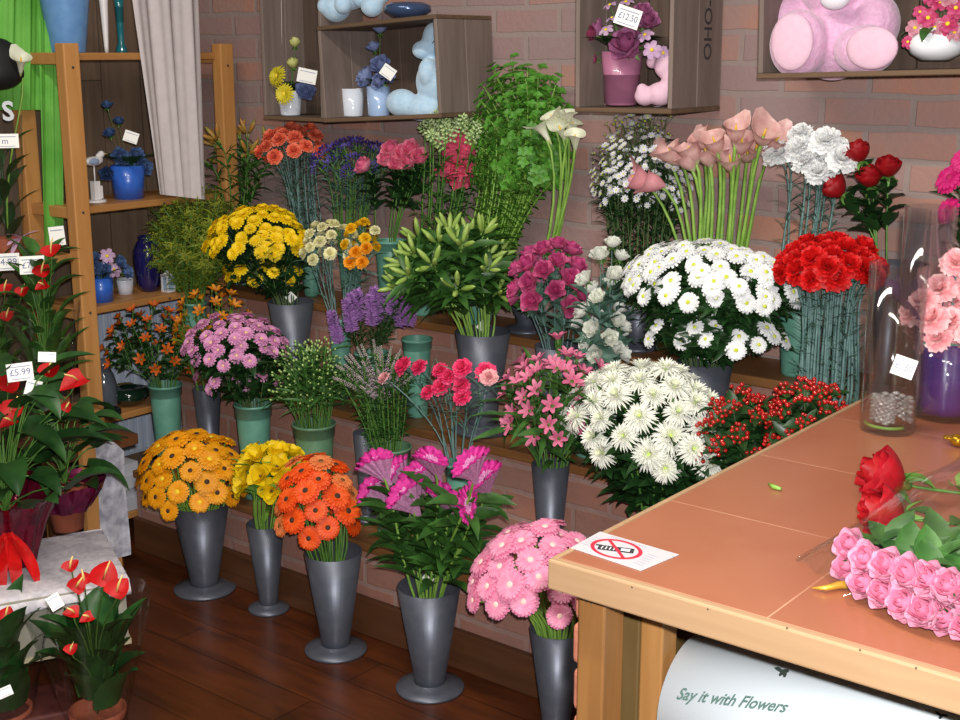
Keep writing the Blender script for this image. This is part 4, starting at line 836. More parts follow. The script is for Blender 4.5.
def small_left(px, py, X, z, wpx, hpx, m, label, flowers, leaves=6, taper=.85):
    P = at(px, py, 0, X); P.z = z; k = mpp(P); r = wpx * k / 2; h = hpx * k; root = empty('potted_arrangement', P, label, 'flower arrangement')
    b = MB(); b.lathe([(0, 0), (r * taper, 0), (r, h), (r * .95, h), (r * .8, .006), (0, .006)], 28); b.build('pot', m, root, True); S = MB(); F = MB()
    for fx, fy, pro, sc, d in flowers:
        Q = at(fx, fy, 0, X + .01) - P; d = V(d).normalized(); q0 = V((0, 0, h * .5)); S.tube(bez(q0, q0 + V((0, 0, h * .6)), Q - d * .02, Q - d * .006, 5), .0012, 4)
        o = child('bloom', random.choice(pro[0]), root, zframe(Q, d, random.uniform(0, 6)) @ Matrix.Scale(sc, 4))
        if pro[1]: child('bloom_centre', pro[1], o)
    for k_ in range(leaves): a = k_ * 2.4; F.blade(frame((cos(a) * r * .4, sin(a) * r * .4, h), (cos(a), sin(a), .7)), r * 1.8, r * .8, sh='leaf', el=.3, curl=.9, nl=4)
    S.build('stem', STEMD, root, True)
    if F.v: F.build('foliage', LEAFD, root, True)
r_blu2 = rose(petal('denim_blue', '#44608e', '#385080'), .024); r_blu3 = rose(petal('steel_blue', '#6a86b4', '#5a76a8'), .026, None, .4)
small_left(130, 211, -3.52, z2_, 34, 33, bluep, 'bright blue pot of denim blue artificial roses on the second shelf', [(107, 106, r_blu2, .7, (.2, -.2, 1)), (119, 122, r_blu2, .7, (.3, -.2, .9)), (110, 134, r_blu2, .8, (.2, -.4, .8)), (120, 157, r_blu3, 1, (.8, -.4, .3)), (136, 155, r_blu3, .85, (.8, -.2, .5)), (143, 167, r_blu3, 1, (.9, -.1, .2)), (107, 174, r_blu2, .9, (.6, -.6, .1)), (128, 168, r_blu3, .9, (.9, -.3, .2))], 8)
card(131, 137, 0, 14, 11, 'small price card on the denim blue artificial roses', -20, X=-3.46)
card(57, 236, 0, 15, 19, 'white tag hanging from the green fabric tail', 4, 'SALE' if False else '', X=-3.40, name='fabric_tag', cat='tag')
small_left(102, 304, -3.50, z3_, 24, 24, bluep, 'small bright blue pot with blue and cream flowers on the third shelf', [(94, 258, r_blu3, .7, (.5, -.5, .6)), (95, 268, r_blu3, .8, (.7, -.5, .2)), (107, 256, d_lil, 1.3, (.8, -.4, .4)), (114, 270, d_lil, 1.3, (.9, -.2, .3)), (120, 262, r_blu3, .7, (.9, 0, .3)), (126, 272, r_blu3, .8, (.8, .2, .3)), (104, 270, r_blu3, .8, (.9, -.4, .2))], 4, .98)
lathed('ceramic_pot', 126, 298, -3.55, [(0, 0), (.024, 0), (.028, .045), (.026, .05), (.022, .006), (0, .006)], glaze_w, 'small white ceramic pot between the blue pot and the navy vase', 'pot', z3_)
lathed('glass_vase', 150, 297, -3.53, [(0, 0), (.028, 0), (.038, .03), (.047, .1), (.046, .14), (.034, .165), (.026, .175), (.028, .185), (.024, .185), (.03, .16), (0, .02)], mat('navy_glass', '#161446', .12, '#1c1a52', coat=.6), 'navy blue glass vase on the third shelf of the pine unit', 'vase', z3_)
P = at(169, 297, 0, -3.47); P.z = z3_; g = empty('lantern', P, 'small white lantern right of the navy vase', 'lantern')
b = MB(); b.box((0, 0, .003), (.034, .034, .006)); b.box((0, 0, .056), (.034, .034, .006))
for i in (-1, 1):
    for j in (-1, 1): b.box((i * .0145, j * .0145, .03), (.004, .004, .05))
b.lathe([(.022, .059), (.004, .072), (0, .072)], 4); b.build('lantern_frame', wp, g)
b = MB(); b.box((0, 0, .03), (.026, .026, .048)); b.build('lantern_pane', mat('frosted_pane', '#9fb6cc', .3), g)
lathed('glass_bottle', 107, 424, -3.50, [(0, 0), (.034, 0), (.04, .02), (.04, .09), (.03, .125), (.02, .14), (.022, .17), (.018, .17), (.034, .09), (.034, .01), (0, .01)], mat('smoked_glass', '#4c525c', .12, coat=.5), 'smoky grey glass bottle vase on the fourth shelf', 'vase', z4_)
lathed('votive_holder', 125, 390, -3.60, [(0, 0), (.026, 0), (.03, .04), (.026, .04), (.02, .006), (0, .006)], mat('gold_votive', '#7a6a28', .3, '#5c5020', 80, metal=.3), 'small gold coloured votive holder behind the dark green bowl', 'candle holder', z4_)
lathed('glass_bowl', 130, 415, -3.50, [(0, 0), (.03, 0), (.055, .015), (.072, .035), (.06, .055), (.03, .062), (.028, .06), (.055, .052), (.064, .035), (0, .01)], mat('dark_green_glass', '#10261a', .06, coat=.8), 'dark green glass bowl on the fourth shelf', 'bowl', z4_)
lathed('glass_bowl', 112, 424, -3.42, [(0, 0), (.02, 0), (.034, .012), (.03, .026), (.024, .03), (.022, .026), (.028, .012), (0, .006)], mat('dark_smoke_glass', '#15171a', .06, coat=.8), 'tiny black glass bowl in front of the dark green bowl', 'bowl', z4_)
lathed('glass_bowl', 148, 470, -3.50, [(0, 0), (.03, 0), (.06, .03), (.075, .06), (.06, .085), (.056, .084), (.068, .06), (.05, .03), (0, .01)], mat('black_glass', '#0c0e14', .06, coat=.8), 'black glass bowl under the fourth shelf', 'bowl', .118)
b = MB(); b.box((0, 0, .02), (.09, .07, .04)); b.box((-.005, .01, .06), (.08, .06, .04)); b.box((.01, 0, .1), (.085, .065, .04)); b.box((0, .01, .14), (.08, .06, .04)); o = b.build('card_boxes', mat('pale_carton', '#a8a8b0', .7)); o.location = (-3.48, at(120, 460, 0, -3.48).y, .118); tag(o, 'pale small cartons piled at the bottom of the pine unit', 'cartons', kind='stuff')
P0 = at(92, 315, 0, -3.72); P1 = at(190, 440, 0, -3.72)
g = empty('radiator', (-3.74, P0.y, .2), 'white ribbed radiator on the left wall behind the shelf unit', 'radiator')
b = MB(); b.box((0, .24, .28), (.03, .50, .56)); b.build('panel', mat('radiator_white', '#aab4c4', .4), g)
b = MB()
for i in range(13): b.box((.02, .01 + i * .038, .28), (.014, .022, .54))
bevel(b.build('rib', mat('radiator_rib', '#b8c2d2', .35), g), .004)

# ---- plants at the left
spathe = mat('spathe_red', '#b40a0e', .5, '#9c080c', spec=.25); spad = mat('spadix_cream', '#e0c070', .6); terra = mat('terracotta', '#8c4630', .75, '#a05438'); film = glassmat('cellophane', '#fdfefe', .03, .08, .3, .28)
bigleaf = mat('anthurium_leaf', '#193a18', .42, '#2a5022', 25, spec=.35, rnd=.2, trans=.06)
def anthurium(P, r, h, label, flowers, nl=14, LL=.17, up=.9, potm=None, sleeve=None, spread=1.0, seed=1, name='potted_anthurium', fl=.045, lm=None, lw=.62):
    random.seed(seed); P = V(P); root = empty(name, P, label, 'potted plant')
    b = MB(); b.lathe([(0, 0), (r * .72, 0), (r * .9, h * .78), (r, h * .8), (r * 1.02, h), (r * .93, h), (r * .86, h * .8), (0, h * .85)], 28); b.build('pot', potm or terra, root, True)
    top = V((0, 0, h * .85))
    for k in range(nl):
        a = k * 2.4 + random.uniform(-.3, .3); t = (k + .5) / nl; e = V((cos(a), sin(a), 0)) * spread * LL * random.uniform(.3, .8) * (1.1 - .4 * t) + V((0, 0, h + LL * up * (.15 + 1.45 * t)))
        b = MB(); b.tube(bez(top, top + V((0, 0, LL * .5)), e - V((cos(a), sin(a), -.5)) * .03, e, 6), .002, 5, m=1)
        dd = V((cos(a), sin(a), random.uniform(-.3, .7) + (2.2 if sleeve and LL > .12 else .8 if sleeve else 0))); b.blade(frame(e, dd), LL * random.uniform(.8, 1.1), LL * lw, sh='heart', el=.25, curl=random.uniform(.5, 1.2), cup=.2, nl=7, nw=4, m=0)
        b.build('leaf', [lm or bigleaf, STEM], root, True)
    for (px, py, Y, s) in flowers:
        Q = at(px, py, 1, Y) - P; b = MB(); b.tube(bez(top, top + V((0, 0, Q.z * .5)), Q + V((0, 0, -.05)), Q, 6), .0018, 5, m=1)
        d = (CAM - Q - P).normalized(); d = (d * .75 + V((random.uniform(-.4, .4), 0, .7))).normalized(); side = d.cross(V((random.uniform(-1, 1), .3, -.4))).normalized(); L_ = fl * s * 1.1
        b.blade(frame(Q - side * L_ * .35, side, d), L_, L_ * .95, sh='heart', el=.15, curl=.3, cup=.18, nl=6, nw=4, m=0); o = b.build('flower', [spathe, STEM], root, True)
        b = MB(); b.tube([Q - side * L_ * .1, Q - side * L_ * .1 + (d + side * .5) * L_ * .35, Q - side * L_ * .1 + (d + side * .7) * L_ * .62], [.0026, .0026, .0012], 7); b.build('spadix', spad, o, True)
    if sleeve:
        r0, r1, h0, h1 = sleeve; b = MB(); b.lathe([(r0, h0), (r0 + (r1 - r0) * .5, (h0 + h1) / 2), (r1, h1)], 40, wob=lambda a, z: .06 * sin(a * 5) + .025 * sin(a * 13 + z * 30)); b.build('cellophane_sleeve', film, root, True)
    return root
random.seed(3)
Pr = at(97, 704, 2, .12); pA = anthurium((Pr.x, Pr.y, 0), .065, .11, 'red anthurium in a clear sleeve standing on the floor, right one of two', [(71, 567, 1.5, 1.0), (84, 580, 1.5, 1.0), (77, 586, 1.48, 1.1), (104, 577, 1.5, 1.7), (118, 590, 1.48, 1.4), (73, 613, 1.46, .9), (88, 618, 1.46, .8), (71, 650, 1.46, .8)], 24, .15, .75, sleeve=(.058, .14, .04, .38), spread=.5, seed=5, fl=.034)
Pr = at(3, 712, 2, .10); anthurium((Pr.x, Pr.y, 0), .065, .11, 'red anthurium in a clear sleeve at the lower left corner, on the floor', [(6, 616, 1.46, 1.1), (-10, 600, 1.46, 1.1)], 24, .15, .75, sleeve=(.058, .135, .04, .38), spread=.5, seed=8, fl=.034)
card(55, 602, 1.42, 13, 15, 'small care tag tucked in the right clear sleeve', 25, '', name='care_tag', cat='tag')
card(5, 692, 1.40, 14, 10, 'small tag in the lower left clear sleeve', 15, '', name='care_tag', cat='tag')
# low bench with lace cloth
A_ = V((-2.78, 1.90, 0)); B_ = V((-2.44, 1.735, 0)); e1 = (B_ - A_); e2 = V((e1.y, -e1.x, 0)).normalized() * 1.0
g = empty('display_bench', A_, 'low cream bench covered with a white cloth at the left', 'bench')
def slab(name, zs, inset, m, parent):
    b = MB(); q = [A_ + e1.normalized() * 0 , B_, B_ + e2, A_ + e2]; c0 = sum(q, V()) / 4; q = [p + (c0 - p).normalized() * inset - A_ for p in q]
    b.add([V((p.x, p.y, zs[0])) for p in q] + [V((p.x, p.y, zs[1])) for p in q], [(3, 2, 1, 0), (4, 5, 6, 7), (0, 1, 5, 4), (1, 2, 6, 5), (2, 3, 7, 6), (3, 0, 4, 7)]); return b.build(name, m, parent)
slab('bench_body', (.225, .37), .012, mat('bench_cream', '#a09a8c', .6, '#96907f'), g)
slab('bench_edge', (.215, .228), .006, mat('bench_rail', '#c8b896', .6), g)
for q in (A_ + e1 * .15 + e2 * .1, B_ - e1 * .15 + e2 * .1, B_ - e1 * .15 + e2 * .9, A_ + e1 * .15 + e2 * .9):
    b = MB(); b.box(q - A_ + V((0, 0, .11)), (.04, .04, .22)); b.build('leg', darkwood, g)
b = MB(); n = 26; vs = []; fs = []
lace = mat('lace_cloth', '#d2ccd0', .85, '#bdb8c0', 70, bump=.3, trans=.1)
for i in range(n + 1):
    for j in range(n + 1):
        u_ = -.28 + 1.36 * i / n; v_ = -.08 + 1.0 * j / n; uu = min(max(u_, 0), 1.0); vv = max(v_, 0)
        p = B_ - e1 * (1 - 1) * 0 + (A_ - B_) * uu * 1.0 + e2 * min(vv, 1) * .98
        over = max(0, -u_) * .38 + max(0, v_ - 1) * 1
        sc_ = .045 + .12 * max(0, 1 - abs(v_ - .38) / .12) if u_ < 0 else 0
        dz = -min(over * 3.2, .03 + .10 * math.exp(-((v_ - .36) / .07) ** 2)) if u_ < 0 else 0
        p = p + e1.normalized() * (.006 if u_ < 0 else 0)
        vs.append(p + V((0, 0, .376 + dz + .002 * sin(i * 2.1 + j * 1.3)))); 
        if i and j: k_ = (i - 1) * (n + 1) + j - 1; fs.append((k_, k_ + 1, k_ + n + 2, k_ + n + 1))
b.add(vs, fs); o = b.build('table_cloth', lace, None, True, loc=(B_.x, B_.y, .376)); tag(o, 'off white cloth draped over the low bench', 'cloth')
# upright end board with a lace runner
XE = -2.88; Pa = at(86, 500, 0, XE); Pc = at(118, 500, 0, XE)
b = MB(); ya, yc = Pa.y, Pc.y
b.add([(XE - .02, ya, .1), (XE - .02, yc, .1), (XE - .02, yc, .53), (XE - .02, ya + .03, .63), (XE - .02, ya, .60), (XE, ya, .1), (XE, yc, .1), (XE, yc, .53), (XE, ya + .03, .63), (XE, ya, .60)],
      [(0, 1, 2, 3, 4), (9, 8, 7, 6, 5), (0, 5, 6, 1), (1, 6, 7, 2), (2, 7, 8, 3), (3, 8, 9, 4), (4, 9, 5, 0)])
o = b.build('end_board', pine, None, loc=(XE, ya, .1)); tag(o, 'pine end board standing behind the low bench', 'board')
b = MB(); vs = []; fs = []
for i in range(15):
    for j in range(7):
        q = j / 6; y = ya + .035 + (yc - ya - .01) * q; zt = .635 - .10 * q; z = zt + (.235 - zt) * i / 14; vs.append((XE + .006 + .003 * sin(q * 9 + i * .4), y, z))
        if i and j: k_ = (i - 1) * 7 + j - 1; fs.append((k_, k_ + 1, k_ + 8, k_ + 7))
b.add(vs, fs); o = b.build('lace_runner', mat('lace_grey', '#8e8e9c', .85, '#c4c4cc', 38, bump=.4), None, True, loc=(XE, ya, .4)); tag(o, 'grey white lace runner hanging on the end board', 'cloth')
b = MB(); b.box((0, 0, .05), (.16, .3, .1), rot=Matrix.Rotation(-.45, 3, 'Z')); o = bevel(b.build('floor_block', mat('maroon_block', '#4a1c18', .7, '#5a2820')), .006); o.location = (-2.60, 1.48, 0); tag(o, 'dark maroon block on the floor between the two sleeved anthuriums', 'block')
# pots on the bench
P = at(10, 560, 2, .39); P.z = .385
g = anthurium(P, .075, .13, 'red anthurium in shiny dark red foil on the bench', [(8, 384, 1.70, 1.8), (12, 410, 1.66, 1.7), (10, 422, 1.62, 1.2), (50, 371, 1.72, 1.5), (76, 382, 1.74, 1.9), (66, 408, 1.72, .8), (44, 440, 1.68, .6)], 40, .13, 1.7, potm=mat('foil_red', '#7c0c1c', .18, '#5c0616', 25, metal=.5, bump=.6), spread=1.5, seed=11, fl=.032)
b = MB(); b.lathe([(.06, .0), (.085, .10), (.115, .165), (.14, .185)], 60, wob=lambda a, z: .09 * sin(a * 9) * (z > .05) + .05 * sin(a * 21 + z * 40)); b.build('foil_wrap', mat('foil_wine', '#74102c', .16, '#500a22', 20, metal=.55, bump=.8), g, True)
b = MB(); d0 = (CAM - P); d0.z = 0; d0.normalize(); q = d0 * .10; rr_ = V((d0.y, -d0.x, 0))
for s1, z0, z1 in ((-1, .13, .02), (1, .13, .0), (.2, .12, -.05), (-.4, .12, -.02)):
    b.blade(frame(q + V((0, 0, .11)), (-rr_ * s1 * .5 + V((0, 0, -.8)) + d0 * .2)), .15, .035, sh='strap', el=.2, curl=.6, nl=6, nw=2, twist=s1)
b.build('ribbon', mat('ribbon_red', '#d01818', .2, '#b01010', coat=.6), g, True)
P = at(68, 526, 2, .39); P.z = .385
g = anthurium(P, .055, .11, 'leafy plant in a terracotta pot with magenta foil on the bench', [], 24, .12, 1.3, spread=1.1, seed=21)
b = MB(); b.lathe([(.058, .055), (.085, .10), (.10, .13)], 50, wob=lambda a, z: .08 * sin(a * 7) + .05 * sin(a * 17 + z * 40)); b.build('foil_wrap', mat('foil_magenta', '#5c0c34', .18, '#7c1848', 20, metal=.5, bump=.8), g, True)
# upper bench and the plants on it
g = empty('plant_bench', (-3.34, 2.08, 0), 'dark slatted bench behind the low bench, carrying the tall sleeved plants', 'bench')
b = MB(); b.box((0, 0, .51), (.66, .24, .03)); b.build('bench_top', darkwood, g)
for i in (-1, 1):
    for j in (-1, 1): b = MB(); b.box((i * .22, j * .09, .25), (.035, .035, .5)); b.build('leg', darkwood, g)
P = V((at(52, 430, 1, 2.06).x, 2.06, .527)); anthurium(P, .055, .09, 'tall leafy plant in a clear sleeve left of the pine upright', [(42, 272, 2.02, 1.3), (43, 286, 2.02, 1.0), (52, 252, 2.02, 1.5)], 44, .10, 2.7, sleeve=(.06, .11, .05, .38), spread=.9, seed=31, fl=.035, lm=LEAF, lw=.4)
P = V((at(2, 430, 1, 2.06).x, 2.06, .527)); anthurium(P, .055, .09, 'red flowering plant in a clear sleeve at the left edge', [(5, 290, 2.0, 1.2), (22, 292, 2.0, 1.0), (7, 317, 2.0, 1.1), (-6, 270, 2.0, 1.1)], 40, .10, 2.5, sleeve=(.06, .11, .05, .36), spread=.9, seed=33, fl=.035, lm=LEAF, lw=.45)
for px, py, w_, h_, tl, lb, tx in ((6, 262, 26, 17, 0, 'white price card at the left edge, under the pine shelf', '£4.99'), (32, 265, 24, 18, 0, 'white price card right of the one at the left edge', '£7.50'), (47, 357, 17, 10, -6, 'half hidden white card above the large red anthuriums', ''), (20, 372, 25, 18, 3, 'white price card between the large red anthuriums', '£5.99'), (33, 389, 15, 18, -18, 'tilted white card below the price card by the anthuriums', '')):
    card(px, py, (2.02 if py < 300 else 1.68), w_, h_, lb, tl, tx)
# things at the left end of the unit, on the lower pine board
zz = .997
P = at(8, 240, 0, -3.5); P.z = zz; g = empty('wrapped_display', P, 'tall cellophane wrapped calla display at the left edge of the pine board', 'flower arrangement')
b = MB(); b.lathe([(0, 0), (.04, 0), (.045, .06), (.03, .06), (0, .05)], 24); b.build('pot', terra, g, True)
b = MB()
for k in range(12): a = k * 2.4; b.blade(frame((cos(a) * .015, sin(a) * .015, .06 + k * .022), (cos(a), sin(a), .8)), .12, .04, sh='leaf', el=.5, curl=.8, nl=5)
b.tube([(0, 0, .05), (0, 0, .3)], .004, 6); b.build('foliage', LEAFD, g, True)
b = MB(); b.lathe([(.045, .03), (.055, .2), (.07, .42)], 40, wob=lambda a, z: .05 * sin(a * 5) + .02 * sin(a * 13 + z * 30)); b.build('cellophane_sleeve', film, g, True)
b = MB()
for s1 in (-1, 1):
    for q in range(3): b.blade(frame((.05, .01, .06), (.3, s1 * .8, .5 - q * .5)), .06, .018, sh='petal', el=.1, curl=.5, nl=4)
b.build('ribbon', mat('ribbon_mauve', '#c8a0bc', .3), g, True)
ob = child('bloom', c_wht[0][0], g, zframe(at(21, 60, 0, -3.42) - P, (.5, -.2, 1)) @ Matrix.Scale(1.1, 4)); child('spadix', c_wht[1], ob)
b = MB(); b.tube(bez(V((0, 0, .05)), V((0, 0, .3)), at(26, 110, 0, -3.42) - P, at(23, 78, 0, -3.42) - P, 6), .003, 5); b.build('stem', STEML, g, True)
lt = textmesh('S', .075, mat('white_vinyl', '#c8ccd0', .5), bold=.002); o = child('white_lettering', lt, g, Matrix.Translation(at(8, 112, 0, -3.41) - P) @ Matrix.Rotation(YAW, 4, 'Z') @ Matrix.Rotation(pi / 2, 4, 'X'))
card(5, 141, 0, 26, 14, 'white sign with a letter m at the left edge', 0, 'm', X=-3.38, name='small_sign', cat='sign')
me = blobmesh('felt_hat', [((0, 0, 0), (.055, .075, .07)), ((0, 0, -.03), (.06, .08, .05))], [mat('black_felt', '#0b0c0e', .7)], .007); o = child('basket_hood', me, None); o.location = at(-3, 62, 0, -3.50); tag(o, 'black rounded hood shape in front of the green drape at the left edge', 'basket')

# ================================================================== COUNTER
cx0, cy0, cz = -.925, 1.306, .95; cx1, cy1 = .45, 2.38
tile = brickmat('terracotta_tile', '#925a40', '#9a6248', '#b88a6c', '#8a5038', bw=.30, rh=.287, ms=.0014, offset=0, rough=.28, bump=.05, patchamt=.6, plane='XY', org=(-.618, 1.320))
edge = woodmat('edge_wood', '#98795a', '#a68766', (3, 30, 30), rough=.4, coat=.2); postw = woodmat('post_wood', '#76502a', '#8c6236', (30, 30, 3), rough=.45, coat=.2); postd = woodmat('post_wood_dark', '#54401f', '#645030', (30, 30, 3), rough=.5); postl = woodmat('post_wood_light', '#8e6436', '#a07444', (30, 30, 3), rough=.45)
K = empty('shop_counter', (cx0, cy0, 0), 'shop counter with terracotta tiled top and wooden edging in the right foreground', 'counter')
def kb(name, c, d, m, bv=.003, lab=None): b = MB(); b.box(V(c) - V((cx0, cy0, 0)), d); o = b.build(name, m, K); bevel(o, bv); return o
kb('tiled_top', ((cx0 + cx1) / 2 + .004, (cy0 + cy1) / 2 + .004, cz - .012), (cx1 - cx0 - .01, cy1 - cy0 - .01, .024), tile, .001)
kb('front_edging', ((cx0 + cx1) / 2, cy0 + .006, cz - .02), (cx1 - cx0, .014, .042), edge)
kb('side_edging', (cx0 + .003, (cy0 + cy1) / 2, cz - .02), (.008, cy1 - cy0 - .016, .041), edge, .002)
kb('sub_top', ((cx0 + cx1) / 2 + .03, (cy0 + cy1) / 2 + .03, cz - .03), (cx1 - cx0 - .08, cy1 - cy0 - .08, .012), postd)
xa = [at(577, 620, 1, 1.345).x, at(605, 620, 1, 1.345).x, at(640, 620, 1, 1.42).x, at(664, 620, 1, 1.42).x]; xb = at(606, 620, 1, 1.42).x
kb('corner_post', ((xa[0] + xa[1]) / 2, 1.37, .455), (xa[1] - xa[0] - .002, .05, .91), postw)
kb('side_panel', (xa[0] + .012, (1.40 + cy1) / 2, .455), (.02, cy1 - 1.42, .91), postd)
kb('inner_board', ((xb + xa[2]) / 2, 1.43, .455), (xa[2] - xb, .02, .91), postd)
kb('inner_post', ((xa[2] + xa[3]) / 2, 1.44, .45), (xa[3] - xa[2] - .002, .04, .90), postl)
kb('back_board', (-.2, 1.72, .455), (1.3, .02, .91), postd)
kb('cross_rail', (-.18, 1.66, .80), (1.2, .03, .14), postl)
b = MB()
for (dx, dz) in ((0, .012), (.008, .010), (.001, .022), (.0085, .021)): b.ell(V((xa[0] + .014 + dx, 1.3445, .875 + dz)) - V((cx0, cy0, 0)), .0014, n=6, k=4)
for px, py in ((632, 587), (708, 609), (787, 628), (650, 558) if False else (860, 650), (916, 668)):
    b.ell(at(px, py, 1, cy0 - .001) - V((cx0, cy0, 0)), .0014, n=6, k=4)
b.build('nail_head', mat('nail', '#6a5a48', .4, metal=.6), K, True)
stone = mat('stone_slip', '#b87058', .85, '#a06048', 30, bump=.5); z = .90; k_ = 0
while z > .02:
    h = random.uniform(.05, .075) if k_ else .062
    b = MB(); b.box((xa[0] - .012 - cx0, .35 + .055 + (0), z - h / 2), (.024 + random.uniform(-.002, .006), .68, h - .006)); o = b.build('stone_slip', stone, K); bevel(o, .009, 3); z -= h; k_ += 1
# paper roll
rc, rr = V((0, 1.485, .72)), .09
rx0 = -.805
G = empty('paper_roll', (rx0, rc.y, rc.z), 'roll of white printed wrapping paper mounted under the counter', 'paper roll')
b = MB(); L_ = .85; b.tube([(0, 0, 0), (L_, 0, 0)], rr, 72); o = b.build('paper', mat('wrap_paper', '#e4eef4', .5), G, True)
for p in o.data.polygons: p.use_smooth = len(p.vertices) == 4
b = MB(); b.tube([(-.002, 0, 0), (L_ + .02, 0, 0)], .018, 20); b.build('spindle', postl, G, True)
def onroll(me, X, th, name, m):
    for v in me.vertices:
        a = th + v.co.y / rr; v.co = V((X + v.co.x - rx0, -cos(a) * (rr + .0006), sin(a) * (rr + .0006)))
    if not me.materials: me.materials.append(m)
    return child(name, me, G)
def roll_hit(px, py):
    r = ray(px, py); o_ = CAM - rc; A2 = r.y ** 2 + r.z ** 2; B2 = 2 * (o_.y * r.y + o_.z * r.z); C2 = o_.y ** 2 + o_.z ** 2 - rr * rr; dsc = B2 * B2 - 4 * A2 * C2
    if dsc < 0: return None
    t = (-B2 - math.sqrt(dsc)) / 2 / A2; P = CAM + r * t; return P, math.atan2(P.z - rc.z, -(P.y - rc.y))
pg = mat('print_green', '#4c665e', .6); pdk = mat('print_dark_green', '#2e3a34', .6); prd = mat('print_red', '#8c2028', .6)
h0 = roll_hit(677, 694); h1 = roll_hit(788, 708)
if h0 and h1:
    tm = textmesh('Say it with Flowers', .028, pg, shear=.35, bold=.0007, align='LEFT'); wd = max(v.co.x for v in tm.vertices); sc_ = (h1[0].x - h0[0].x) / wd; dth = (h1[1] - h0[1])
    for v in tm.vertices: v.co.x *= sc_; v.co.y = v.co.y * sc_ * 1.15 + dth * rr * v.co.x / (wd * sc_)
    onroll(tm, h0[0].x, h0[1], 'printed_slogan', pg)
def leafprint(px, py, n, s_z, m, name):
    h_ = roll_hit(px, py)
    if not h_: return
    b = MB()
    for k in range(n):
        a = k * 2.2 + .3; c0 = V((cos(a) * s_z * .5 * (k % 3), sin(a) * s_z * .25, 0)); vs = []
        for q in range(10): t = q * 2 * pi / 10; vs.append((c0.x + cos(t) * s_z * .55 * cos(a) - sin(t) * s_z * .18 * sin(a), c0.y + cos(t) * s_z * .5 * sin(a) + sin(t) * s_z * .2 * cos(a), k * .00002))
        b.add(vs, [tuple(range(10))])
    onroll(b.mesh(name, [m], False), h_[0].x, h_[1], name, m)
leafprint(783, 672, 7, .014, pdk, 'printed_leaves'); leafprint(953, 712, 7, .012, prd, 'printed_rose'); leafprint(942, 716, 4, .012, pdk, 'printed_leaves')

# no-phone notice: lies on the tiles
q = [at(*p, 2, cz + .0006) for p in ((571, 548), (600, 532), (679, 555), (641, 571))]
O = q[0]; ex = (q[3] - q[0]); ey = (q[1] - q[0]); W_, H_ = ex.length, ey.length; ex.normalize(); ey.normalize()
b = MB(); b.add([p - O for p in q] + [p - O + V((0, 0, .0008)) for p in q], [(3, 2, 1, 0), (4, 7, 6, 5) if False else (4, 5, 6, 7), (0, 1, 5, 4), (1, 2, 6, 5), (2, 3, 7, 6), (3, 0, 4, 7)])
N_ = b.build('phone_notice', mat('laminated_paper', '#bcb8bc', .3, coat=.4), None, loc=None); N_.location = O; tag(N_, 'white notice with a crossed out mobile phone, lying on the counter corner', 'notice')
def flat(name, polys, m, z=.0012):
    b = MB()
    for k, po in enumerate(polys): b.add([ex * x + ey * y + V((0, 0, z)) for x, y in po], [tuple(range(len(po)))])
    b.build(name, m, N_)
cxn, cyn, rn = W_ * .45, H_ * .5, H_ * .42
nred = mat('notice_red', '#c8283c', .4)
b = MB(); n = 40; vs = []; fs = []
for i in range(n):
    a = 2 * pi * i / n
    for r in (rn, rn * .84): vs.append(ex * (cxn + cos(a) * r * 1.25) + ey * (cyn + sin(a) * r) + V((0, 0, .0012)))
    fs.append((i * 2, ((i + 1) % n) * 2, ((i + 1) % n) * 2 + 1, i * 2 + 1))
b.add(vs, fs); b.build('red_ring', nred, N_)
def bar(x0, y0, x1, y1, w_):
    d = V((x1 - x0, y1 - y0)); d.normalize(); n_ = V((-d.y, d.x)) * w_ / 2; return [(x0 - n_.x, y0 - n_.y), (x1 - n_.x, y1 - n_.y), (x1 + n_.x, y1 + n_.y), (x0 + n_.x, y0 + n_.y)]
flat('phone_icon', [bar(cxn - rn * .75, cyn - rn * .35, cxn + rn * .75, cyn + rn * .3, rn * .52), bar(cxn - rn * .98, cyn - rn * .2, cxn - rn * .7, cyn - rn * .08, rn * .14)], ink, .0011)
flat('phone_keys', [bar(cxn - rn * (.62 - .17 * i), cyn - rn * (.14 - .07 * i), cxn - rn * (.54 - .17 * i), cyn - rn * (.42 - .07 * i), rn * .06) for i in range(4)] + [bar(cxn + rn * .2, cyn + rn * .08, cxn + rn * .58, cyn + rn * .24, rn * .28)], mat('icon_pale', '#c8c8cc', .5), .00125)
flat('red_slash', [bar(cxn - rn * .85, cyn + rn * .68, cxn + rn * .85, cyn - rn * .68, rn * .16)], nred, .0014)
flat('fine_print', [bar(W_ * .82, H_ * (.2 + .1 * i), W_ * .95, H_ * (.2 + .1 * i), H_ * .03) for i in range(6)] + [bar(W_ * .04, H_ * (.3 + .1 * i), W_ * .14, H_ * (.3 + .1 * i), H_ * .03) for i in range(5)] + [bar(W_ * .2, H_ * .94, W_ * .7, H_ * .94, H_ * .04)], mat('fine_print', '#a0a0aa', .6), .0011)

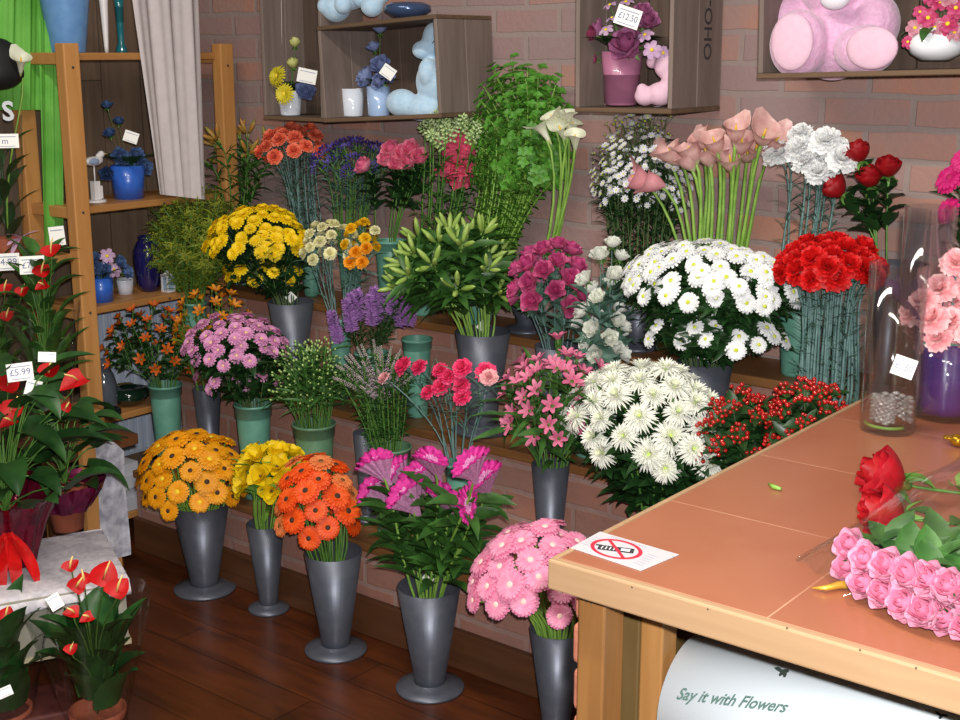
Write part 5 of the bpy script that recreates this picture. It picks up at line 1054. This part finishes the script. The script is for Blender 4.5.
# glassware
clear = glassmat('clear_glass', '#fafcfc', .03, .06, .35, .42)
def glass(px, py, topy, wpx, label, beads=False):
    P = at(px, py, 2, cz); r = wpx * mpp(P) / 2; h = at(px, topy, 1, P.y).z - cz; o = empty('glass_cylinder_vase', P, label, 'vase')
    b = MB(); b.lathe([(0, .001), (r * .97, .001), (r, .004), (r * 1.04, h), (r * .98, h), (r * .95, .010), (0, .010)], 48); b.build('glass_body', clear, o, True)
    return o, P, r, h
o, P, r, h = glass(887, 430, 262, 54, 'tall clear glass cylinder vase with clear gems at the bottom, on the counter')
b = MB()
for k in range(110):
    a = k * 2.4; q = r * .8 * ((k * .618) % 1) ** .5; b.ell((cos(a) * q, sin(a) * q, .016 + .045 * (k / 110)), (.007, .006, .004), n=7, k=5)
g = b.build('decorative_gems', mat('clear_gem', '#a8a0a0', .08, '#c8c4c0', metal=.5), None, True); g.location = P; tag(g, 'shiny clear gems heaped at the bottom of the tall glass vase', 'gems', kind='stuff')
b = MB(); b.tube([V((cos(a_ * .25 + 3.6) * r * .8, sin(a_ * .25 + 3.6) * r * .8, .013)) for a_ in range(10)], .003, 6); g = b.build('cut_stem', STEML, None, True); g.location = P; tag(g, 'light green stem curled at the bottom of the tall glass vase', 'stem')
o2, P2, r2, h2 = glass(915, 412, 205, 48, 'taller empty glass cylinder vase between the gem vase and the purple vase')
card(904, 367, P.y - .06, 22, 20, 'small price card stuck on the tall glass vase', -16, '£1.50')
pur = mat('purple_tissue', '#42246a', .35, '#56307c', 14, bump=.5, coat=.3)
P = at(944, 416, 2, cz); r = 31 * mpp(P); h = at(944, 338, 1, P.y).z - cz; PV = empty('purple_vase', P, 'glass cylinder vase lined with purple tissue at the right end of the counter', 'vase')
b = MB(); b.lathe([(0, .001), (r, .001), (r, h), (r * .97, h), (r * .97, .008), (0, .008)], 48); b.build('glass_body', clear, PV, True)
b = MB(); b.lathe([(0, .012), (r * .9, .012), (r * .93, .03), (r * .93, h * .95), (r * .8, h)], 60, wob=lambda a, z: .02 * sin(a * 9 + z * 60) + .015 * sin(a * 17 - z * 90)); b.build('tissue_lining', pur, PV, True)
b = MB()
for k in range(9):
    a = 1.2 + k * .32; b.blade(frame((cos(a) * r * .7, sin(a) * r * .7, h * .9), (cos(a) * .5, sin(a) * .5, 1)), .13, .10, sh='fan', el=0, curl=.3, cup=.1, nl=5, nw=5, ruff=.05, notch=.1)
b.build('tissue_wrap', mat('purple_film', '#5c3c7c', .25, '#7a5c98', 14, trans=.35), PV, True)
cnt = (P.x, P.y, cz, h, r)
hp = [(922, 300), (940, 288), (955, 300), (932, 318), (950, 322), (918, 322), (938, 338), (958, 340), (966, 318), (912, 312), (956, 262), (968, 285), (975, 335), (930, 342), (980, 310)]
bunch('carnation', 'carnation', 'pale pink carnation in the purple lined glass vase', 'pale pink carnations in the purple vase', cnt, [(at(a, b_, 1, P.y - .05 + .03 * (i % 3)), V(((a - 944) * .012, -.7, .6)).normalized()) for i, (a, b_) in enumerate(hp)], k_pal, nleaf=3, leaf=(.04, .006), lm=LEAFG, sm=STEMG, scale=(.8, 1.0), head_leaf=1)

# flowers lying on the counter
def lying(name, label, group, heads, proto, sc, away, stemL=.30, m=STEM, nleaf=5, leaf=(.055, .036), lm=LEAF, calyx=True):
    for px, py, z, d in heads:
        P = at(px, py, 2, cz + z); d = V(d).normalized(); e = P + V(away) * stemL; e.z = cz + .006
        root = empty(name, e, label, name.replace('_', ' '), group)
        p0 = P - d * .02; b = MB(); path = bez(V((0, 0, 0)), (p0 - e) * .4, (p0 - e) - d * .03, p0 - e, 7); b.tube(path, .0024, 6); b.build('stem', m, root, True)
        b = MB()
        for k in range(nleaf):
            t = .3 + .6 * k / nleaf; i = int(t * 7); q = path[min(i, 7)]; a = k * 2.4 + px; ax = (p0 - e).normalized(); sd = V((cos(a), sin(a), .35 + .4 * random.random())); dd = (sd + ax * .5).normalized(); dd.z = max(dd.z, -.02)
            b.blade(frame(q, dd, (0, 0, 1)), leaf[0] * random.uniform(.8, 1.2), leaf[1], sh='leaf', el=.2, curl=.5, cup=.2, nl=5)
        if calyx:
            for k in range(5): a = k * 1.256; M = zframe(p0 - e, d) ; b.blade(M @ frame((0, 0, 0), (cos(a), sin(a), 0)), .026 * sc, .009 * sc, sh='point', el=.1, curl=-.3, nl=4)
        b.build('foliage', lm, root, True)
        child('bloom', random.choice(proto[0]), root, zframe(P - e, d, random.uniform(0, 6)) @ Matrix.Scale(sc, 4))
AW = (.85, .52, 0)
r_big = rose(petal('rose_crimson', '#b00c18', '#9c0812'), .040, petal('rose_crimson_outer', '#b81022', '#a40c1a'), .1)
lying('red_rose', 'large red rose lying on the counter, the farther of the two', None, [(890, 478, .04, (-.75, -.45, .35))], r_big, 1.1, AW, nleaf=6, lm=LEAFL)
lying('red_rose', 'large red rose lying on the counter, nearer and half under the film', None, [(890, 514, .03, (-.75, -.5, .2))], r_big, 1.0, AW, nleaf=6)
r_lp = rose(petal('pink_rose_inner', '#e48cac', '#de7ea2'), .028, petal('pink_rose_outer', '#e8aec4', '#e09cb8'), .15)
hp = [(850, 552, .045), (848, 574, .022), (868, 566, .05), (866, 590, .022), (890, 572, .055), (886, 600, .024), (912, 580, .055), (908, 610, .024), (934, 586, .055), (930, 618, .024), (956, 594, .055), (952, 624, .022), (976, 600, .055), (975, 632, .022), (998, 606, .05), (998, 636, .022)]
lying('pink_rose', 'pink rose in the cellophane bouquet on the counter front edge', 'pink roses in the cellophane bouquet', [(a * .93 + 63, b_ - 6, z, (-.25, -.75, .42)) for a, b_, z in hp], r_lp, .8, (.55, .72, 0), .28, nleaf=20, leaf=(.06, .036), lm=LEAF)
# cellophane over the bouquet
c4 = [at(797, 562, 2, cz + .004), at(1000, 445, 2, cz + .004), at(1060, 640, 2, cz + .004), at(848, 606, 2, cz + .004)]
b = MB(); n = 22; vs = []; fs = []
for i in range(n + 1):
    for j in range(n + 1):
        u_, v_ = i / n, j / n; p = c4[0].lerp(c4[1], u_).lerp(c4[3].lerp(c4[2], u_), v_); hgt = .085 * (sin(pi * min(1, v_ * 1.02)) ** .6 if 0 < v_ < 1 else 0) * min(1, .12 + u_ * 2.2) + .004 * sin(u_ * 17 + v_ * 5) * sin(v_ * 13) * (1 if 0 < v_ < 1 else 0)
        vs.append(p + V((0, 0, max(0, hgt))))
        if i and j: k_ = (i - 1) * (n + 1) + j - 1; fs.append((k_, k_ + 1, k_ + n + 2, k_ + n + 1))
b.add(vs, fs); b.tube([c4[0].lerp(c4[1], t / 12) + V((0, 0, .003 + .0015 * sin(t * 2))) for t in range(13)], .0028, 6)
o = b.build('cellophane_wrap', film, None, True, loc=c4[0]); tag(o, 'clear cellophane film wrapped over the pink rose bouquet', 'cellophane')
tubeline('gold_cord', [at(812, 588, 2, cz + .003), at(826, 588, 2, cz + .006), at(838, 585, 2, cz + .006), at(852, 584, 2, cz + .008)], [.001, .0035, .005, .006], mat('gold_cord', '#d8a83c', .35, '#c09030', metal=.4), 'gold twist tie lying beside the pink rose bouquet', 'tie')
tubeline('cut_stem', [at(769, 484, 2, cz + .003), at(774, 487, 2, cz + .004), at(781, 489, 2, cz + .004)], [.002, .004, .0025], STEML, 'short green stem offcut on the tiled counter', 'stem')
P = at(958, 440, 2, cz + .012); me = blobmesh('wrapped_sweet', [((0, 0, 0), (.014, .014, .011)), ((.018, 0, .002), (.007, .012, .004)), ((-.018, 0, .002), (.007, .012, .004))], [mat('gold_foil', '#c89a30', .2, '#a87818', 60, metal=.8, bump=.5)], .002); o = child('wrapped_sweet', me, None); o.location = P; tag(o, 'gold foil wrapped sweet at the right edge of the counter', 'sweet')
#END
